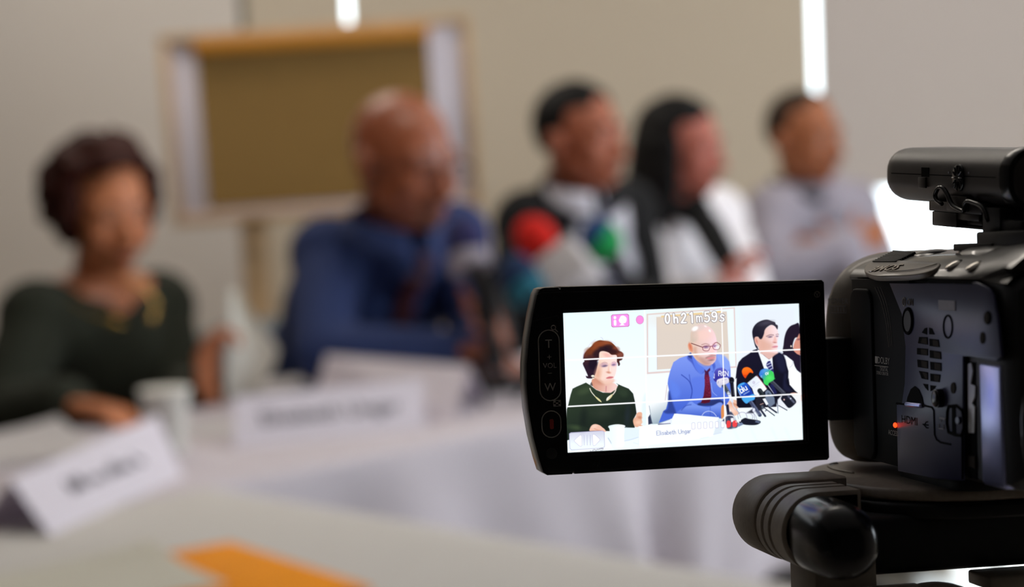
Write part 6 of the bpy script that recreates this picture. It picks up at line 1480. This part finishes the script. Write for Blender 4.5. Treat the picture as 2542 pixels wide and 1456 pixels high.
# lock knob: rounded clamp with rings and a glossy end cap, its axis along the camcorder
KX, KZ, KR = 16.6, -33.2, 8.7
def kn_sec(y, r, zc=KZ, ext=14.0, xr=None):
    out = []
    for k in range(25):
        a = math.radians(90 + 180 * k / 24); out.append((KX + r * math.cos(a), y, zc + r * math.sin(a)))
    e = ext if xr is None else xr
    out += [(KX + e, y, zc - r), (KX + e, y, zc + r)]; return out
b = B(); loft(b, [kn_sec(y, r, KZ + .6) for y, r in ((-8, 7.6), (-10, 8.8), (-12, 9.3), (-26, 9.4), (-26.6, 9.0))]); kb = tpart('knob_clamp', b, M_TRI)
yk = -27.4
rings_ = [(-27.6, -31.2), (-32.6, -36.2), (-37.6, -45.4)]
for y0, y1 in rings_:
    b = B(); loft(b, [kn_sec(y, r, KZ + .3, 10) for y, r in ((y0, 8.3), (y0 - .3, 8.9), (y1 + .3, 8.9), (y1, 8.3))]); tpart('knob_ring', b, M_TRI)
b = B(); loft(b, [kn_sec(y, 7.9, KZ + .3, 9) for y in (-26, -46)]); tpart('knob_core', b, M_RECESS)
def cap_sec(y, s):
    pts = [(-.97, .15), (-.88, .55), (-.62, .86), (-.2, 1.0), (.35, .98), (.8, .7), (1.0, .2), (.98, -.3), (.75, -.72), (.3, -.97), (-.2, -1.0), (-.62, -.84), (-.9, -.45)]
    return [(KX - .4 + 7.6 * s * u, y, KZ + 8.5 * s * v) for u, v in smooth2(pts, 4)]
b = B(); loft(b, [[tuple(v) for v in cap_sec(y, s)] for y, s in ((-46.0, .9), (-46.4, .98), (-48, 1.0), (-58, .98), (-62, .93), (-65, .82), (-66.6, .6), (-67.2, .3))]); kc = tpart('knob_cap', b, M_BLK)
b = B(); box(b, (23.0, -36, -72), (15, 17, 66), 1.0, 2); tpart('head_column', b, M_TRIG)
b = B(); box(b, (31, -45.5, -79), (18, 4, 66), .8, 2); tpart('column_cover', b, M_TRI)
b = B(); ball(b, (45.4, -42, -64.9), (17.5, 17.5, 18.2), None, 36, 24); tpart('level_bowl', b, M_TRI)
b = B(); box(b, (66, -40, -47.3), (18, 12, 3.2), .6, 2); tpart('head_bracket', b, M_TRIG)
CI = CC_ROT.transposed()
def tl(w): return tuple((CI @ (Vector(w) - CC_LOC)) / MM)
cw = CC_LOC + CC_ROT @ (Vector((46.6, -30, -64)) * MM)
b = B(); tube(b, [tl((cw.x, cw.y, cw.z)), tl((cw.x, cw.y, .45))], 14, 24, 'flat'); tpart('center_column', b, M_TRI)
b = B(); lathe(b, [(20, 0), (36, 4), (36, 30), (20, 40)], tl((cw.x, cw.y, .96)), Vector(tl((0, 0, 1))) - Vector(tl((0, 0, 0))), 32); tpart('leg_collar', b, M_TRI)
for a in (70, 190, 310):
    a = math.radians(a); f = Vector((cw.x + .40 * math.cos(a), cw.y + .40 * math.sin(a), .012)); k_ = Vector((cw.x + .04 * math.cos(a), cw.y + .04 * math.sin(a), .98))
    b = B(); tube(b, [tl(k_), tl(k_.lerp(f, .5)), tl(f)], [13, 12, 9], 16, 'flat'); lg = tpart('leg', b, M_TRI)
    b = B(); tube(b, [tl(k_.lerp(f, .97)), tl(f + Vector((0, 0, .0)))], 11, 14, 'round'); tpart('foot', b, M_BLKM, lg)
